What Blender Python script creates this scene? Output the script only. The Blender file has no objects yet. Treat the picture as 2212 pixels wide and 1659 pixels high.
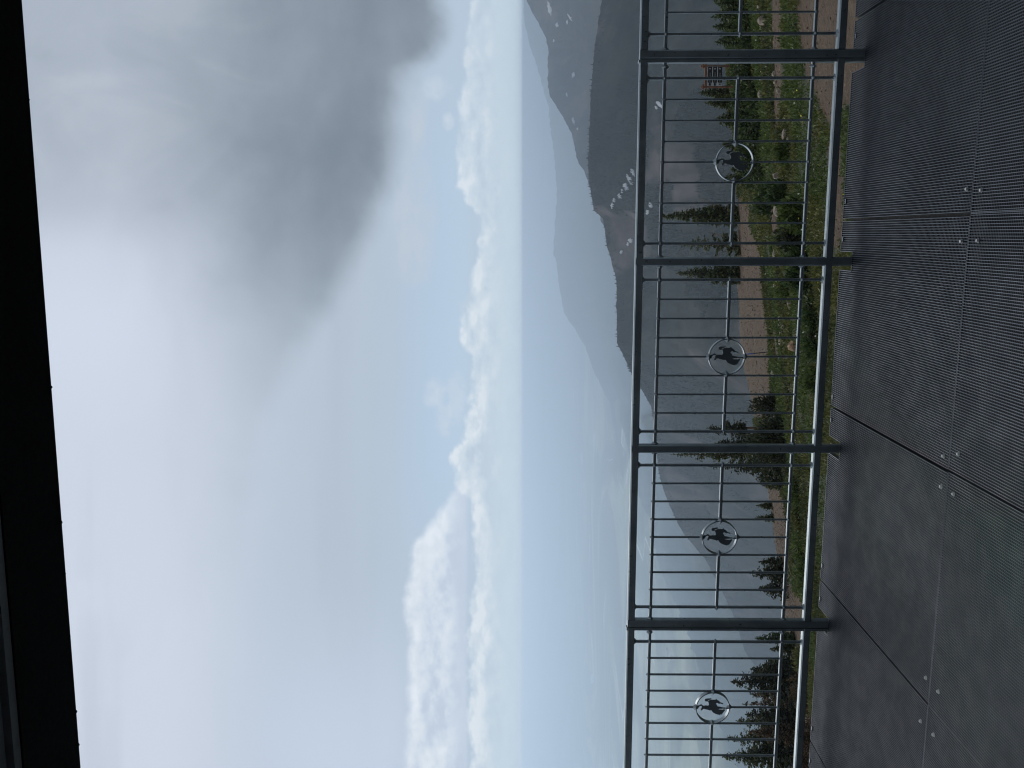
import bpy, math, random
import numpy as np
from mathutils import Vector, noise as mnoise
from mathutils.bvhtree import BVHTree

rnd = random.Random(7)
RG = np.random.default_rng(11)
SC = bpy.context.scene
COL = SC.collection

# ------------------------------------------------------------------ camera
# the photograph was taken with the phone turned on its side: the left of the picture is up
F, EYE = 1860.0, 1.62
PITCH = math.atan(25.0 / F)
cam_d = bpy.data.cameras.new('camera')
cam_d.sensor_fit = 'HORIZONTAL'; cam_d.sensor_width = 36.0
cam_d.lens = 36.0 * F / 2212.0
cam_d.clip_start = 0.05; cam_d.clip_end = 120000.0
cam = bpy.data.objects.new('camera', cam_d); COL.objects.link(cam)
from mathutils import Matrix
_c, _s = math.cos(PITCH), math.sin(PITCH)
right = Vector((0, _s, -_c)); up = Vector((1, 0, 0)); back = Vector((0, -_c, -_s))
cam.matrix_world = Matrix(((right.x, up.x, back.x, 0), (right.y, up.y, back.y, 0), (right.z, up.z, back.z, EYE), (0, 0, 0, 1)))
SC.camera = cam

# ------------------------------------------------------------------ view and sampling
SC.view_settings.view_transform = 'Standard'
SC.view_settings.look = 'None'
SC.view_settings.exposure = 0.0
SC.view_settings.gamma = 1.0
SC.view_settings.use_curve_mapping = False
SC.render.engine = 'CYCLES'
SC.cycles.max_bounces = 6
SC.cycles.diffuse_bounces = 3
SC.cycles.glossy_bounces = 3
SC.cycles.volume_bounces = 3
SC.cycles.filter_width = 1.15
SC.cycles.use_denoising = True


def lin(c):
    c = c / 255.0
    return c / 12.92 if c <= 0.04045 else ((c + 0.055) / 1.055) ** 2.4


def rgb(r, g, b):
    return (lin(r), lin(g), lin(b), 1.0)


class NG:
    """small helper that writes node graphs"""
    def __init__(self, tree):
        self.t = tree; self.n = tree.nodes; self.l = tree.links

    def put(self, sock, v):
        if hasattr(v, 'is_output') or isinstance(v, bpy.types.NodeSocket):
            self.l.new(v, sock)
        elif isinstance(v, (tuple, list)) and sock.type == 'VECTOR':
            sock.default_value = v[:3]
        else:
            sock.default_value = v

    def m(self, op, a, b=0.0, c=0.0, clamp=False):
        n = self.n.new('ShaderNodeMath'); n.operation = op; n.use_clamp = clamp
        self.put(n.inputs[0], a); self.put(n.inputs[1], b)
        if op in ('MULTIPLY_ADD', 'WRAP', 'COMPARE'): self.put(n.inputs[2], c)
        return n.outputs[0]

    def add(self, a, b): return self.m('ADD', a, b)
    def sub(self, a, b): return self.m('SUBTRACT', a, b)
    def mul(self, a, b): return self.m('MULTIPLY', a, b)
    def mx(self, a, b): return self.m('MAXIMUM', a, b)
    def mn(self, a, b): return self.m('MINIMUM', a, b)

    def ss(self, x, lo, hi, a=0.0, b=1.0):
        n = self.n.new('ShaderNodeMapRange'); n.interpolation_type = 'SMOOTHSTEP'; n.clamp = True
        self.put(n.inputs['Value'], x)
        n.inputs['From Min'].default_value = lo; n.inputs['From Max'].default_value = hi
        n.inputs['To Min'].default_value = a; n.inputs['To Max'].default_value = b
        return n.outputs[0]

    def xyz(self, x, y, z=0.0):
        n = self.n.new('ShaderNodeCombineXYZ')
        self.put(n.inputs[0], x); self.put(n.inputs[1], y); self.put(n.inputs[2], z)
        return n.outputs[0]

    def sep(self, v):
        n = self.n.new('ShaderNodeSeparateXYZ'); self.l.new(v, n.inputs[0]); return n.outputs

    def noise(self, vec, scale, detail=4.0, rough=0.5, dist=0.0, color=False):
        n = self.n.new('ShaderNodeTexNoise')
        if vec is not None: self.l.new(vec, n.inputs['Vector'])
        n.inputs['Scale'].default_value = scale; n.inputs['Detail'].default_value = detail
        n.inputs['Roughness'].default_value = rough; n.inputs['Distortion'].default_value = dist
        return n.outputs['Color' if color else 'Fac']

    def voro(self, vec, scale, out='Distance', rand=1.0):
        n = self.n.new('ShaderNodeTexVoronoi')
        if vec is not None: self.l.new(vec, n.inputs['Vector'])
        n.inputs['Scale'].default_value = scale; n.inputs['Randomness'].default_value = rand
        return n.outputs[out]

    def mix(self, f, a, b, mode='MIX'):
        n = self.n.new('ShaderNodeMix'); n.data_type = 'RGBA'; n.blend_type = mode; n.clamp_factor = True
        self.put(n.inputs[0], f); self.put(n.inputs[6], a); self.put(n.inputs[7], b)
        return n.outputs[2]

    def curve(self, x, pts):
        n = self.n.new('ShaderNodeFloatCurve')
        cv = n.mapping.curves[0]
        while len(cv.points) > 2: cv.points.remove(cv.points[1])
        cv.points[0].location = pts[0]; cv.points[1].location = pts[-1]
        for p in pts[1:-1]: cv.points.new(*p)
        n.mapping.update()
        self.put(n.inputs['Value'], x)
        return n.outputs[0]

    def vadd(self, a, b):
        n = self.n.new('ShaderNodeVectorMath'); n.operation = 'ADD'
        self.put(n.inputs[0], a); self.put(n.inputs[1], b); return n.outputs[0]

    def vmul(self, a, b):
        n = self.n.new('ShaderNodeVectorMath'); n.operation = 'MULTIPLY'
        self.put(n.inputs[0], a); self.put(n.inputs[1], b); return n.outputs[0]


# ------------------------------------------------------------------ sky and sun
SUN_EL, SUN_AZ = math.radians(42), math.radians(-18)      # azimuth measured from +Y towards +X
STR = 0.1
world = bpy.data.worlds.new('World'); SC.world = world; world.use_nodes = True
wt = world.node_tree
for n in list(wt.nodes): wt.nodes.remove(n)
g = NG(wt)
out = wt.nodes.new('ShaderNodeOutputWorld'); bg = wt.nodes.new('ShaderNodeBackground')
bg.inputs['Strength'].default_value = STR
wt.links.new(bg.outputs[0], out.inputs[0])
sky = wt.nodes.new('ShaderNodeTexSky'); sky.sky_type = 'NISHITA'; sky.sun_disc = False
sky.sun_elevation = SUN_EL; sky.sun_rotation = SUN_AZ; sky.altitude = 2800; sky.air_density = 1.0; sky.dust_density = 1.5
tc = wt.nodes.new('ShaderNodeTexCoord')
X, Y, Z = g.sep(tc.outputs['Generated'])
ay = g.mx(g.m('ABSOLUTE', Y), 0.28)
p = g.mul(g.m('DIVIDE', X, ay), 1.86)          # bearing, thousands of picture units, + = right
q = g.mul(g.m('DIVIDE', g.mx(Z, -0.05), ay), 1.86)   # height above the horizon
h = g.m('MULTIPLY_ADD', p, -1 / 1.659, 0.5)          # 0 at the right of the view .. 1 at the left
h = g.mn(g.mx(h, 0.0), 1.0)
PQ = g.xyz(p, q)


def K(*pts):   # (y, v) picture positions -> curve of height above horizon
    return [(min(1, max(0, y / 1659.0)), (1131 - v) / 1000.0) for y, v in pts]


# wide cloud deck: colour by height
warp = g.noise(g.xyz(g.mul(p, 1.0), g.mul(q, 1.8)), 1.6, 5, .55)
warp2 = g.noise(g.xyz(g.mul(p, 1.0), g.mul(q, 1.2), 3.1), 2.6, 6, .58, .6)
streak = g.noise(g.xyz(g.mul(p, .35), g.mul(q, 3.0), 7.0), 2.2, 4, .5)
qq = g.add(q, g.m('MULTIPLY_ADD', warp, .24, -.12))
base = g.mix(g.ss(qq, .10, .42), rgb(182, 200, 218), rgb(182, 196, 211))
base = g.mix(g.ss(qq, .40, .82), base, rgb(204, 213, 228))
base = g.mix(g.ss(qq, .85, 1.6), base, rgb(205, 213, 224))
# the left of the view clears to a pale blue
lf = g.mul(g.ss(h, .72, 1.0), g.mul(g.ss(qq, .20, .32), g.ss(qq, .72, .40)))
base = g.mix(g.mul(lf, .6), base, rgb(204, 216, 236))
# slightly grey bands in the deck
base = g.mix(g.mul(g.ss(streak, .50, .72), g.mul(g.ss(q, .15, .5), .30)), base, rgb(168, 180, 196))
base = g.mix(g.mul(g.ss(warp2, .52, .72), g.mul(g.ss(q, .45, .9), .35)), base, rgb(216, 225, 240))
# clear sky shows through in the gap above the cumulus
clear = g.mix(.5, sky.outputs['Color'], tuple(x / STR for x in rgb(168, 196, 226)[:3]) + (1,))
gap = g.mul(g.ss(q, .08, .14), g.mul(g.ss(q, .32, .19), g.mul(g.ss(h, .02, .25), g.ss(h, .78, .60))))
scale = g.mix(0.0, base, base)
mulc = wt.nodes.new('ShaderNodeVectorMath'); mulc.operation = 'SCALE'
wt.links.new(base, mulc.inputs[0]); mulc.inputs['Scale'].default_value = 1 / STR
cur = mulc.outputs[0]


def T(r, g_, b):
    return tuple(x / STR for x in rgb(r, g_, b)[:3]) + (1,)


cur = g.mix(g.mul(gap, .25), cur, clear)
# upper right: greyer veil with lighter wisps
ur = g.mul(g.ss(h, .44, .16), g.ss(qq, .30, .52))
cur = g.mix(g.mul(ur, .72), cur, T(156, 167, 181))
wisp = g.noise(g.vadd(g.xyz(g.mul(p, 1.6), g.mul(q, 1.0), 1.7), (0, 0, 0)), 2.6, 5, .5, 1.2)
cur = g.mix(g.mul(g.mul(ur, g.ss(wisp, .5, .72)), .40), cur, T(196, 205, 217))
cur = g.mix(g.mul(g.mul(ur, g.ss(wisp, .46, .30)), .25), cur, T(143, 155, 168))
# the bright edge where the veil ends
be = g.mul(g.mul(g.ss(h, .26, .34), g.ss(h, .62, .40)), g.mul(g.ss(q, .55, .72), 1.0))
cur = g.mix(g.mul(be, .45), cur, T(212, 222, 238))
# heavy dark cloud hanging over the right
dn = g.noise(PQ, 3.2, 6, .55, .7)
dn2 = g.noise(g.xyz(p, g.mul(q, 1.3), 5.0), 5.0, 5, .48)
edge = g.curve(h, K((0, 975), (60, 978), (110, 955), (160, 905), (230, 885), (320, 875), (430, 850), (540, 800), (660, 740), (830, 640), (1659, 500)))
dd = g.sub(q, g.add(edge, g.add(g.m('MULTIPLY_ADD', dn, .10, -.05), g.m('MULTIPLY_ADD', dn2, .07, -.035))))
dm = g.mul(g.ss(dd, -.012, .075), g.ss(g.add(q, g.m('MULTIPLY_ADD', dn, .3, -.15)), .95, .36))
dm = g.mul(dm, g.curve(h, [(0, .96), (.17, .97), (.27, .93), (.35, .74), (.44, .46), (.56, .22), (.72, .06), (.85, 0), (1, 0)]))
dcol = g.mix(g.ss(dn2, .25, .80), T(124, 136, 149), T(142, 153, 166))
dcol = g.mix(g.ss(dd, .10, .0), dcol, T(150, 162, 176))
cur = g.mix(dm, cur, dcol)
# thin pale streak below it
sn = g.noise(g.xyz(g.mul(p, .8), g.mul(q, 2.2), 2.0), 7.0, 5, .55)
sq = g.m('ABSOLUTE', g.sub(q, g.add(.236, g.m('MULTIPLY_ADD', sn, .05, -.025))))
sw = g.curve(h, [(0, 0), (.09, .0), (.13, .22), (.20, .26), (.26, .46), (.30, .42), (.36, .24), (.40, 0), (1, 0)])
sm = g.mul(g.ss(g.sub(g.mul(sw, .10), sq), -.018, .026), g.ss(g.noise(g.xyz(g.mul(p, .7), g.mul(q, 1.6), 6.0), 11, 6, .62), .30, .66))
sm = g.mul(sm, g.ss(sw, .02, .20))
cur = g.mix(g.mul(sm, .78), cur, T(193, 203, 215))


def cumulus(cur, top, z, sc, shade_c, mid_c, hi_c, bottom=None, amp=.05, soft=.006, alpha=1.0):
    n1 = g.noise(g.xyz(p, g.mul(q, 1.1), z), sc, 7, .56)
    bil = g.voro(g.vadd(g.xyz(p, g.mul(q, 1.15), z), g.vmul(g.noise(PQ, 20, 3, .5, 0, True), (.02, .02, 0))), sc * 2.2)
    e = g.curve(h, top)
    e = g.add(e, g.add(g.m('MULTIPLY_ADD', n1, amp, -amp / 2), g.m('MULTIPLY_ADD', bil, -amp * .35, amp * .12)))
    fine = g.noise(g.xyz(p, g.mul(q, 1.2), z + 2.0), sc * 4.5, 6, .62)
    e = g.add(e, g.m('MULTIPLY_ADD', fine, amp * .55, -amp * .275))
    d = g.sub(e, q)                              # depth below the top edge
    mask = g.ss(d, -soft * .4, soft)
    # lit tops: noise sampled a little higher, difference gives relief
    n2 = g.noise(g.vadd(g.xyz(p, g.mul(q, 1.6), z), (0.008, .026, 0)), sc * .85, 7, .56)
    n3 = g.noise(g.xyz(p, g.mul(q, 1.6), z), sc * .85, 7, .56)
    rel = g.m('MULTIPLY_ADD', g.sub(n3, n2), 1.9, .5)
    rel = g.add(rel, g.add(g.ss(d, .055, 0, 0, .20), g.m('MULTIPLY_ADD', fine, .36, -.18)))
    body = g.mix(g.ss(rel, .30, .62), shade_c, mid_c)
    body = g.mix(g.ss(rel, .56, .86), body, hi_c)
    if bottom is not None:
        bq = g.add(bottom, g.m('MULTIPLY_ADD', n1, .012, -.006))
        mask = g.mul(mask, g.ss(g.sub(q, bq), -.002, .010))
        body = g.mix(g.mul(g.ss(g.sub(q, bq), .055, .004), .85), body, shade_c)
    return g.mix(g.mul(mask, alpha), cur, body)


# small detached puffs
for (py, pv, ry, rv, al) in ((848, 938, 34, 22, .7), (905, 958, 40, 20, .5), (860, 985, 60, 22, .45), (262, 968, 18, 14, .7), (190, 940, 26, 34, .5)):
    ex = g.mul(g.sub(p, (829.5 - py) / 1000), 1000 / ry); ez = g.mul(g.sub(q, (1131 - pv) / 1000), 1000 / rv)
    r2 = g.add(g.mul(ex, ex), g.mul(ez, ez))
    pn = g.noise(PQ, 34, 5, .6)
    cur = g.mix(g.mul(g.ss(g.add(r2, g.m('MULTIPLY_ADD', pn, 3.4, -1.7)), 1.5, -.6), al), cur, T(208, 218, 230))
# large bank on the left
bankh = g.ss(h, .56, .63)
cur = cumulus(cur, K((0, 1131), (960, 1090), (1010, 1010), (1080, 962), (1140, 925), (1190, 888), (1230, 884), (1300, 870), (1400, 874), (1500, 880), (1659, 866)),
              0.0, 7.0, T(194, 207, 225), T(217, 227, 238), T(233, 240, 248), bottom=.118, amp=.042, soft=.020, alpha=.85)
# long band of cumulus along the horizon
cur = cumulus(cur, K((0, 1015), (90, 1003), (200, 992), (290, 985), (380, 986), (440, 1000), (480, 1035), (540, 1030), (610, 1018), (655, 996), (705, 984), (750, 994), (775, 1018), (850, 1016), (930, 1000), (985, 972), (1040, 980), (1100, 1012), (1300, 1012), (1659, 1008)),
              4.0, 11.0, T(191, 206, 221), T(207, 220, 231), T(226, 234, 241), amp=.046, soft=.012, alpha=g.ss(h, .0, .36, .5, .85))
# pale murk right over the horizon
mk = g.noise(g.xyz(g.mul(p, .5), g.mul(q, 5.0), 9.0), 9, 5, .55)
murk = g.ss(g.add(q, g.m('MULTIPLY_ADD', mk, .08, -.04)), .115, .025)
cur = g.mix(g.mul(murk, .85), cur, T(196, 213, 226))
wt.links.new(cur, bg.inputs['Color'])
world.cycles.sampling_method = 'MANUAL'; world.cycles.sample_map_resolution = 1024

sun_d = bpy.data.lights.new('sun', 'SUN'); sun_d.energy = 1.5; sun_d.angle = math.radians(50); sun_d.color = (1.0, .965, .92)
sun = bpy.data.objects.new('sun', sun_d); COL.objects.link(sun)
sd = Vector((math.sin(SUN_AZ) * math.cos(SUN_EL), math.cos(SUN_AZ) * math.cos(SUN_EL), math.sin(SUN_EL)))
sun.rotation_euler = sd.to_track_quat('Z', 'Y').to_euler(); sun.location = (0, 0, 60)


# ------------------------------------------------------------------ materials
def material(name):
    m = bpy.data.materials.new(name); m.use_nodes = True
    t = m.node_tree
    b = t.nodes['Principled BSDF']
    return m, NG(t), b


def bump(gg, b, height, strength=.4, dist=.01):
    n = gg.n.new('ShaderNodeBump'); n.inputs['Strength'].default_value = strength; n.inputs['Distance'].default_value = dist
    gg.l.new(height, n.inputs['Height']); gg.l.new(n.outputs[0], b.inputs['Normal'])


def m_steel(name, c1, c2, metal=.75, r1=.42, r2=.62, sc=9.0, place=False):
    m, gg, b = material(name)
    o = gg.n.new('ShaderNodeNewGeometry').outputs['Position'] if place else gg.n.new('ShaderNodeTexCoord').outputs['Object']
    n1 = gg.noise(o, sc, 6, .62, .4); n2 = gg.noise(o, sc * 9, 4, .6)
    c = gg.mix(gg.ss(n1, .36, .66), c1, c2)
    c = gg.mix(gg.mul(gg.ss(n2, .56, .72), .14), c, tuple(x * 1.5 for x in c2[:3]) + (1,))
    drip = gg.noise(gg.vmul(o, (60, 60, 3)), 1.0, 3, .5)
    c = gg.mix(gg.mul(gg.ss(drip, .60, .78), .30), c, tuple(x * .55 for x in c1[:3]) + (1,))
    gg.l.new(c, b.inputs['Base Color'])
    gg.l.new(gg.ss(n2, .3, .7, r1, r2), b.inputs['Roughness'])
    b.inputs['Metallic'].default_value = metal
    bump(gg, b, n2, .06, .002)
    return m


M_RAIL = m_steel('galvanised_rail', (.215, .255, .275, 1), (.30, .35, .37, 1), .62, .27, .42, 5.0, True)
M_EMB = m_steel('emblem_plate', (.13, .155, .17, 1), (.18, .21, .225, 1), .6, .35, .5, 5.0, True)
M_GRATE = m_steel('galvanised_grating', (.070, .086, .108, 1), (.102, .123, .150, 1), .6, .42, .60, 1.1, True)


def shaded_sides(m):
    """paints the shade between the bars: side faces near black, tops keep their colour"""
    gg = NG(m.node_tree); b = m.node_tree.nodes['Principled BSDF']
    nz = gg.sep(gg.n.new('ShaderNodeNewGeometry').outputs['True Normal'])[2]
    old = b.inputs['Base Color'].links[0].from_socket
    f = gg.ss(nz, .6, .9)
    gg.l.new(gg.mix(f, (.012, .016, .022, 1), old), b.inputs['Base Color'])  # shade of the gaps painted into the side faces
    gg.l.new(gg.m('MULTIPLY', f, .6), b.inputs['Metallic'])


shaded_sides(M_GRATE)
M_BOLT = m_steel('bolt_steel', (.26, .28, .29, 1), (.42, .44, .45, 1), .5)
M_BEAM = m_steel('deck_beam', (.020, .022, .025, 1), (.035, .038, .042, 1), .1, .7, .9)
M_BLACK = m_steel('black_painted_steel', (.004, .0035, .004, 1), (.006, .005, .006, 1), 0.0, .75, .9)
M_BLACK.node_tree.nodes['Principled BSDF'].inputs['Specular IOR Level'].default_value = .12
M_SOFFIT = m_steel('soffit_sheet', (.15, .155, .165, 1), (.19, .195, .205, 1), 0.1, .5, .7)
M_WALL = m_steel('wall_cladding', (.05, .05, .055, 1), (.07, .07, .075, 1), 0.0, .6, .8)


def m_leaf(name, dark, mid, tip, trans=.25, scale=3.0):
    m, gg, b = material(name)
    geo = gg.n.new('ShaderNodeNewGeometry')
    o = gg.n.new('ShaderNodeTexCoord').outputs['Object']
    r = geo.outputs['Random Per Island']
    n1 = gg.noise(o, scale, 3, .6)
    c = gg.mix(gg.ss(gg.add(gg.mul(r, .6), gg.mul(n1, .55)), .25, .72), dark, mid)
    c = gg.mix(gg.ss(r, .80, 1.0), c, tip)
    gg.l.new(c, b.inputs['Base Color']); b.inputs['Roughness'].default_value = .62
    b.inputs['Specular IOR Level'].default_value = .3
    tr = gg.n.new('ShaderNodeBsdfTranslucent'); gg.l.new(c, tr.inputs[0])
    ms = gg.n.new('ShaderNodeMixShader'); ms.inputs[0].default_value = trans
    gg.l.new(b.outputs[0], ms.inputs[1]); gg.l.new(tr.outputs[0], ms.inputs[2])
    gg.l.new(ms.outputs[0], gg.n['Material Output'].inputs[0])
    return m


M_SPRUCE = m_leaf('spruce_needles', (.024, .034, .012, 1), (.060, .072, .020, 1), (.13, .125, .032, 1))
M_KRUMM = m_leaf('krummholz_needles', (.020, .038, .012, 1), (.044, .072, .020, 1), (.090, .115, .030, 1))
M_DARK = m_leaf('dark_fir_needles', (.013, .019, .009, 1), (.032, .039, .015, 1), (.070, .068, .024, 1))
M_WILLOW = m_leaf('willow_leaves', (.038, .058, .014, 1), (.072, .104, .024, 1), (.13, .155, .042, 1))
M_HERB = m_leaf('herb_leaves', (.054, .060, .015, 1), (.098, .105, .026, 1), (.175, .165, .055, 1))
M_RUST = m_leaf('rusty_needles', (.032, .022, .012, 1), (.068, .046, .022, 1), (.15, .072, .026, 1))
M_YELLOW = m_leaf('yellow_petals', (.45, .38, .03, 1), (.60, .50, .04, 1), (.7, .6, .1, 1))
M_WHITE = m_leaf('white_petals', (.55, .55, .48, 1), (.65, .65, .58, 1), (.7, .7, .65, 1))


def m_simple(name, c1, c2, sc=6.0, rough=.85, bmp=.3, bd=.02, detail=6):
    m, gg, b = material(name)
    o = gg.n.new('ShaderNodeTexCoord').outputs['Object']
    n1 = gg.noise(o, sc, detail, .6, .3)
    gg.l.new(gg.mix(gg.ss(n1, .35, .65), c1, c2), b.inputs['Base Color'])
    b.inputs['Roughness'].default_value = rough
    bump(gg, b, n1, bmp, bd)
    return m


M_BARK = m_simple('spruce_bark', (.055, .040, .030, 1), (.12, .088, .066, 1), 8)
M_DEADWOOD = m_simple('dead_wood', (.14, .11, .09, 1), (.28, .23, .19, 1), 8)
M_REDBARK = m_simple('reddish_bark', (.12, .06, .038, 1), (.21, .12, .08, 1), 8)
M_ROCK = m_simple('pale_rock', (.11, .090, .068, 1), (.30, .25, .19, 1), 3.5, .9, .6, .05)
M_ROCKO = m_simple('orange_rock', (.18, .105, .06, 1), (.36, .23, .15, 1), 3.5, .9, .6, .05)
M_STONE = m_simple('small_stone', (.050, .034, .022, 1), (.165, .118, .080, 1), 1.3, .9, .3, .02)
M_SIGNWOOD = m_simple('stained_sign_wood', (.095, .036, .017, 1), (.16, .060, .026, 1), 6, .7)
M_SIGNBLACK = m_simple('sign_black', (.010, .010, .011, 1), (.016, .016, .018, 1), 6, .5, .05)
M_SIGNWHITE = m_simple('sign_white', (.26, .26, .265, 1), (.33, .33, .335, 1), 6, .5, .05)
M_BLUE = m_simple('blue_tape', (.03, .09, .33, 1), (.05, .12, .42, 1), 6, .5, .05)
M_SNOW = m_simple('old_snow', (.30, .31, .32, 1), (.42, .43, .44, 1), .02, .9, .1, .5)


# hillside: cover is painted on the mesh (0 soil .. 1 green), second channel: rock/stone amount
def m_hill():
    m, gg, b = material('hillside_soil')
    o = gg.n.new('ShaderNodeTexCoord').outputs['Object']
    at = gg.n.new('ShaderNodeAttribute'); at.attribute_name = 'cover'
    cov = gg.sep(at.outputs['Color'])[0]
    n1 = gg.noise(o, .9, 8, .62); n2 = gg.noise(o, 6.0, 6, .65); n3 = gg.noise(o, 22.0, 4, .7)
    soil = gg.mix(gg.ss(n2, .35, .65), (.050, .029, .014, 1), (.086, .052, .026, 1))
    soil = gg.mix(gg.mul(gg.ss(n3, .52, .70), .75), soil, (.165, .115, .075, 1))
    soil = gg.mix(gg.mul(gg.ss(n3, .46, .30), .6), soil, (.030, .019, .014, 1))
    soil = gg.mix(gg.mul(gg.ss(n1, .55, .75), .4), soil, (.14, .12, .075, 1))
    green = gg.mix(gg.ss(n2, .3, .65), (.016, .022, .008, 1), (.038, .047, .016, 1))
    green = gg.mix(gg.mul(gg.ss(n3, .55, .72), .6), green, (.075, .070, .030, 1))
    green = gg.mix(gg.mul(gg.ss(n1, .56, .7), .5), green, (.060, .052, .026, 1))
    f = gg.ss(gg.add(cov, gg.m('MULTIPLY_ADD', n2, .7, -.35)), .38, .62)
    gg.l.new(gg.mix(f, soil, green), b.inputs['Base Color'])
    b.inputs['Roughness'].default_value = .95
    bump(gg, b, gg.add(gg.mul(n2, 1.0), gg.mul(n3, .5)), .9, .12)
    return m


M_HILL = m_hill()


def m_mountain(name, dark, mid, bare, sc, cut=.5, talus=None):
    m, gg, b = material(name)
    o = gg.n.new('ShaderNodeTexCoord').outputs['Object']
    a = gg.noise(o, sc, 7, .62, .6); c = gg.noise(o, sc * 6, 6, .65); d = gg.noise(gg.vmul(o, (3.0, .6, .6)), sc * 1.3, 6, .6, .8)
    col = gg.mix(gg.ss(c, .35, .65), dark, mid)
    f = gg.ss(gg.add(gg.mul(a, .65), gg.mul(d, .35)), cut, cut + .10)
    col = gg.mix(f, col, gg.mix(gg.ss(c, .35, .68), bare, tuple(x * .6 for x in bare[:3]) + (1,)))
    gg.l.new(col, b.inputs['Base Color']); b.inputs['Roughness'].default_value = .95
    b.inputs['Specular IOR Level'].default_value = .1
    bump(gg, b, gg.add(a, gg.mul(c, .35)), .8, .012 / sc * 4)
    return m


M_M1 = m_mountain('near_ridge', (.014, .017, .014, 1), (.032, .036, .026, 1), (.100, .084, .078, 1), .0055, .48)
M_M2 = m_mountain('middle_ridge', (.016, .020, .018, 1), (.034, .038, .030, 1), (.10, .085, .078, 1), .0030, .50)
M_M3 = m_mountain('far_ridge', (.020, .034, .026, 1), (.040, .055, .036, 1), (.11, .10, .085, 1), .0011, .52)
M_FAR = m_mountain('distant_range', (.03, .04, .04, 1), (.06, .07, .06, 1), (.12, .11, .10, 1), .0003, .5)
M_CONE = m_simple('distant_conifers', (.008, .011, .009, 1), (.020, .025, .017, 1), .03, .9, .0)


def m_valley():
    m, gg, b = material('valley_fields')
    o = gg.n.new('ShaderNodeTexCoord').outputs['Object']
    st = gg.vmul(o, (.00016, .00048, 1))
    a = gg.noise(st, 1.0, 7, .62, .25); c = gg.noise(gg.vmul(o, (.0011, .0022, 1)), 1.0, 6, .62, .5)
    e = gg.noise(gg.vmul(o, (.00009, .00016, 1)), 1.0, 4, .5)
    cellc = gg.voro(gg.vmul(o, (.0020, .0034, 1)), 1.0, 'Color', .95)
    cell = gg.sep(cellc)[0]
    col = gg.mix(gg.ss(c, .35, .65), (.045, .065, .035, 1), (.12, .14, .07, 1))
    f = gg.ss(gg.add(gg.mul(a, .75), gg.mul(e, .3)), .50, .60)
    pale = gg.mix(gg.ss(cell, .2, .9), (.30, .32, .19, 1), (.46, .46, .30, 1))
    pale = gg.mix(gg.ss(c, .55, .7), pale, (.22, .26, .13, 1))
    col = gg.mix(f, col, pale)  # pale fields, with sunlit patches between cloud shadows painted into the colour
    # braided river: thin bright ribbon
    rx = gg.noise(gg.vmul(o, (.00013, .00013, 1)), 1.0, 3, .45, .0)
    rib = gg.ss(gg.m('ABSOLUTE', gg.sub(rx, .5)), .010, .003)
    rb = gg.ss(gg.noise(gg.vmul(o, (.0009, .0009, 1)), 1.0, 4, .5), .50, .58)
    col = gg.mix(gg.mul(rib, rb), col, (.78, .78, .74, 1))
    gg.l.new(col, b.inputs['Base Color']); b.inputs['Roughness'].default_value = .9
    return m


M_VALLEY = m_valley()


# ------------------------------------------------------------------ mesh helpers
def link(o, parent=None):
    COL.objects.link(o)
    if parent is not None: o.parent = parent
    return o


def mesh_np(name, V, Fc, mats, smooth=False, matidx=None):
    """V (n,3); Fc (m,k) all the same k"""
    V = np.asarray(V, dtype=np.float32); Fc = np.asarray(Fc, dtype=np.int32)
    me = bpy.data.meshes.new(name)
    k = Fc.shape[1]; m = len(Fc)
    me.vertices.add(len(V)); me.vertices.foreach_set('co', V.ravel())
    me.loops.add(m * k); me.loops.foreach_set('vertex_index', Fc.ravel())
    me.polygons.add(m)
    me.polygons.foreach_set('loop_start', np.arange(0, m * k, k, dtype=np.int32))
    me.polygons.foreach_set('loop_total', np.full(m, k, dtype=np.int32))
    for mt in (mats if isinstance(mats, (list, tuple)) else [mats]): me.materials.append(mt)
    if matidx is not None: me.polygons.foreach_set('material_index', np.asarray(matidx, dtype=np.int32))
    me.polygons.foreach_set('use_smooth', np.full(m, bool(smooth)))
    me.update(calc_edges=True); me.validate()
    return me


def mesh_py(name, verts, faces, mat, smooth=False):
    me = bpy.data.meshes.new(name); me.from_pydata([tuple(v) for v in verts], [], faces); me.materials.append(mat)
    if smooth:
        for p_ in me.polygons: p_.use_smooth = True
    me.update(); return me


def add_obj(name, me, parent=None, loc=(0, 0, 0), rot=(0, 0, 0), **props):
    o = bpy.data.objects.new(name, me); o.location = loc; o.rotation_euler = rot
    for k_, v_ in props.items(): o[k_] = v_
    return link(o, parent)


def thing(name, label, cat, loc=(0, 0, 0), rz=0.0, group=None):
    o = bpy.data.objects.new(name, None); o.location = loc; o.rotation_euler = (0, 0, rz)
    o['label'] = label; o['category'] = cat
    if group: o['group'] = group
    return link(o)


def prism(axis, length, w, d, ch=None, name='bar', mat=None):
    """chamfered bar centred on the origin. w, d: the two cross dimensions (in axis order of the remaining axes)"""
    ch = ch if ch is not None else min(w, d) * .14
    a, b_ = w / 2, d / 2
    sec = [(-a + ch, -b_), (a - ch, -b_), (a, -b_ + ch), (a, b_ - ch), (a - ch, b_), (-a + ch, b_), (-a, b_ - ch), (-a, -b_ + ch)]
    vs = []
    for e in (-length / 2, length / 2):
        for (u, v) in sec:
            vs.append({'x': (e, u, v), 'y': (u, e, v), 'z': (u, v, e)}[axis])
    fs = [tuple(range(8)), tuple(range(15, 7, -1))]
    for i in range(8):
        j = (i + 1) % 8
        fs.append((i, i + 8, j + 8, j))
    return mesh_py(name, vs, fs, mat)


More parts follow.
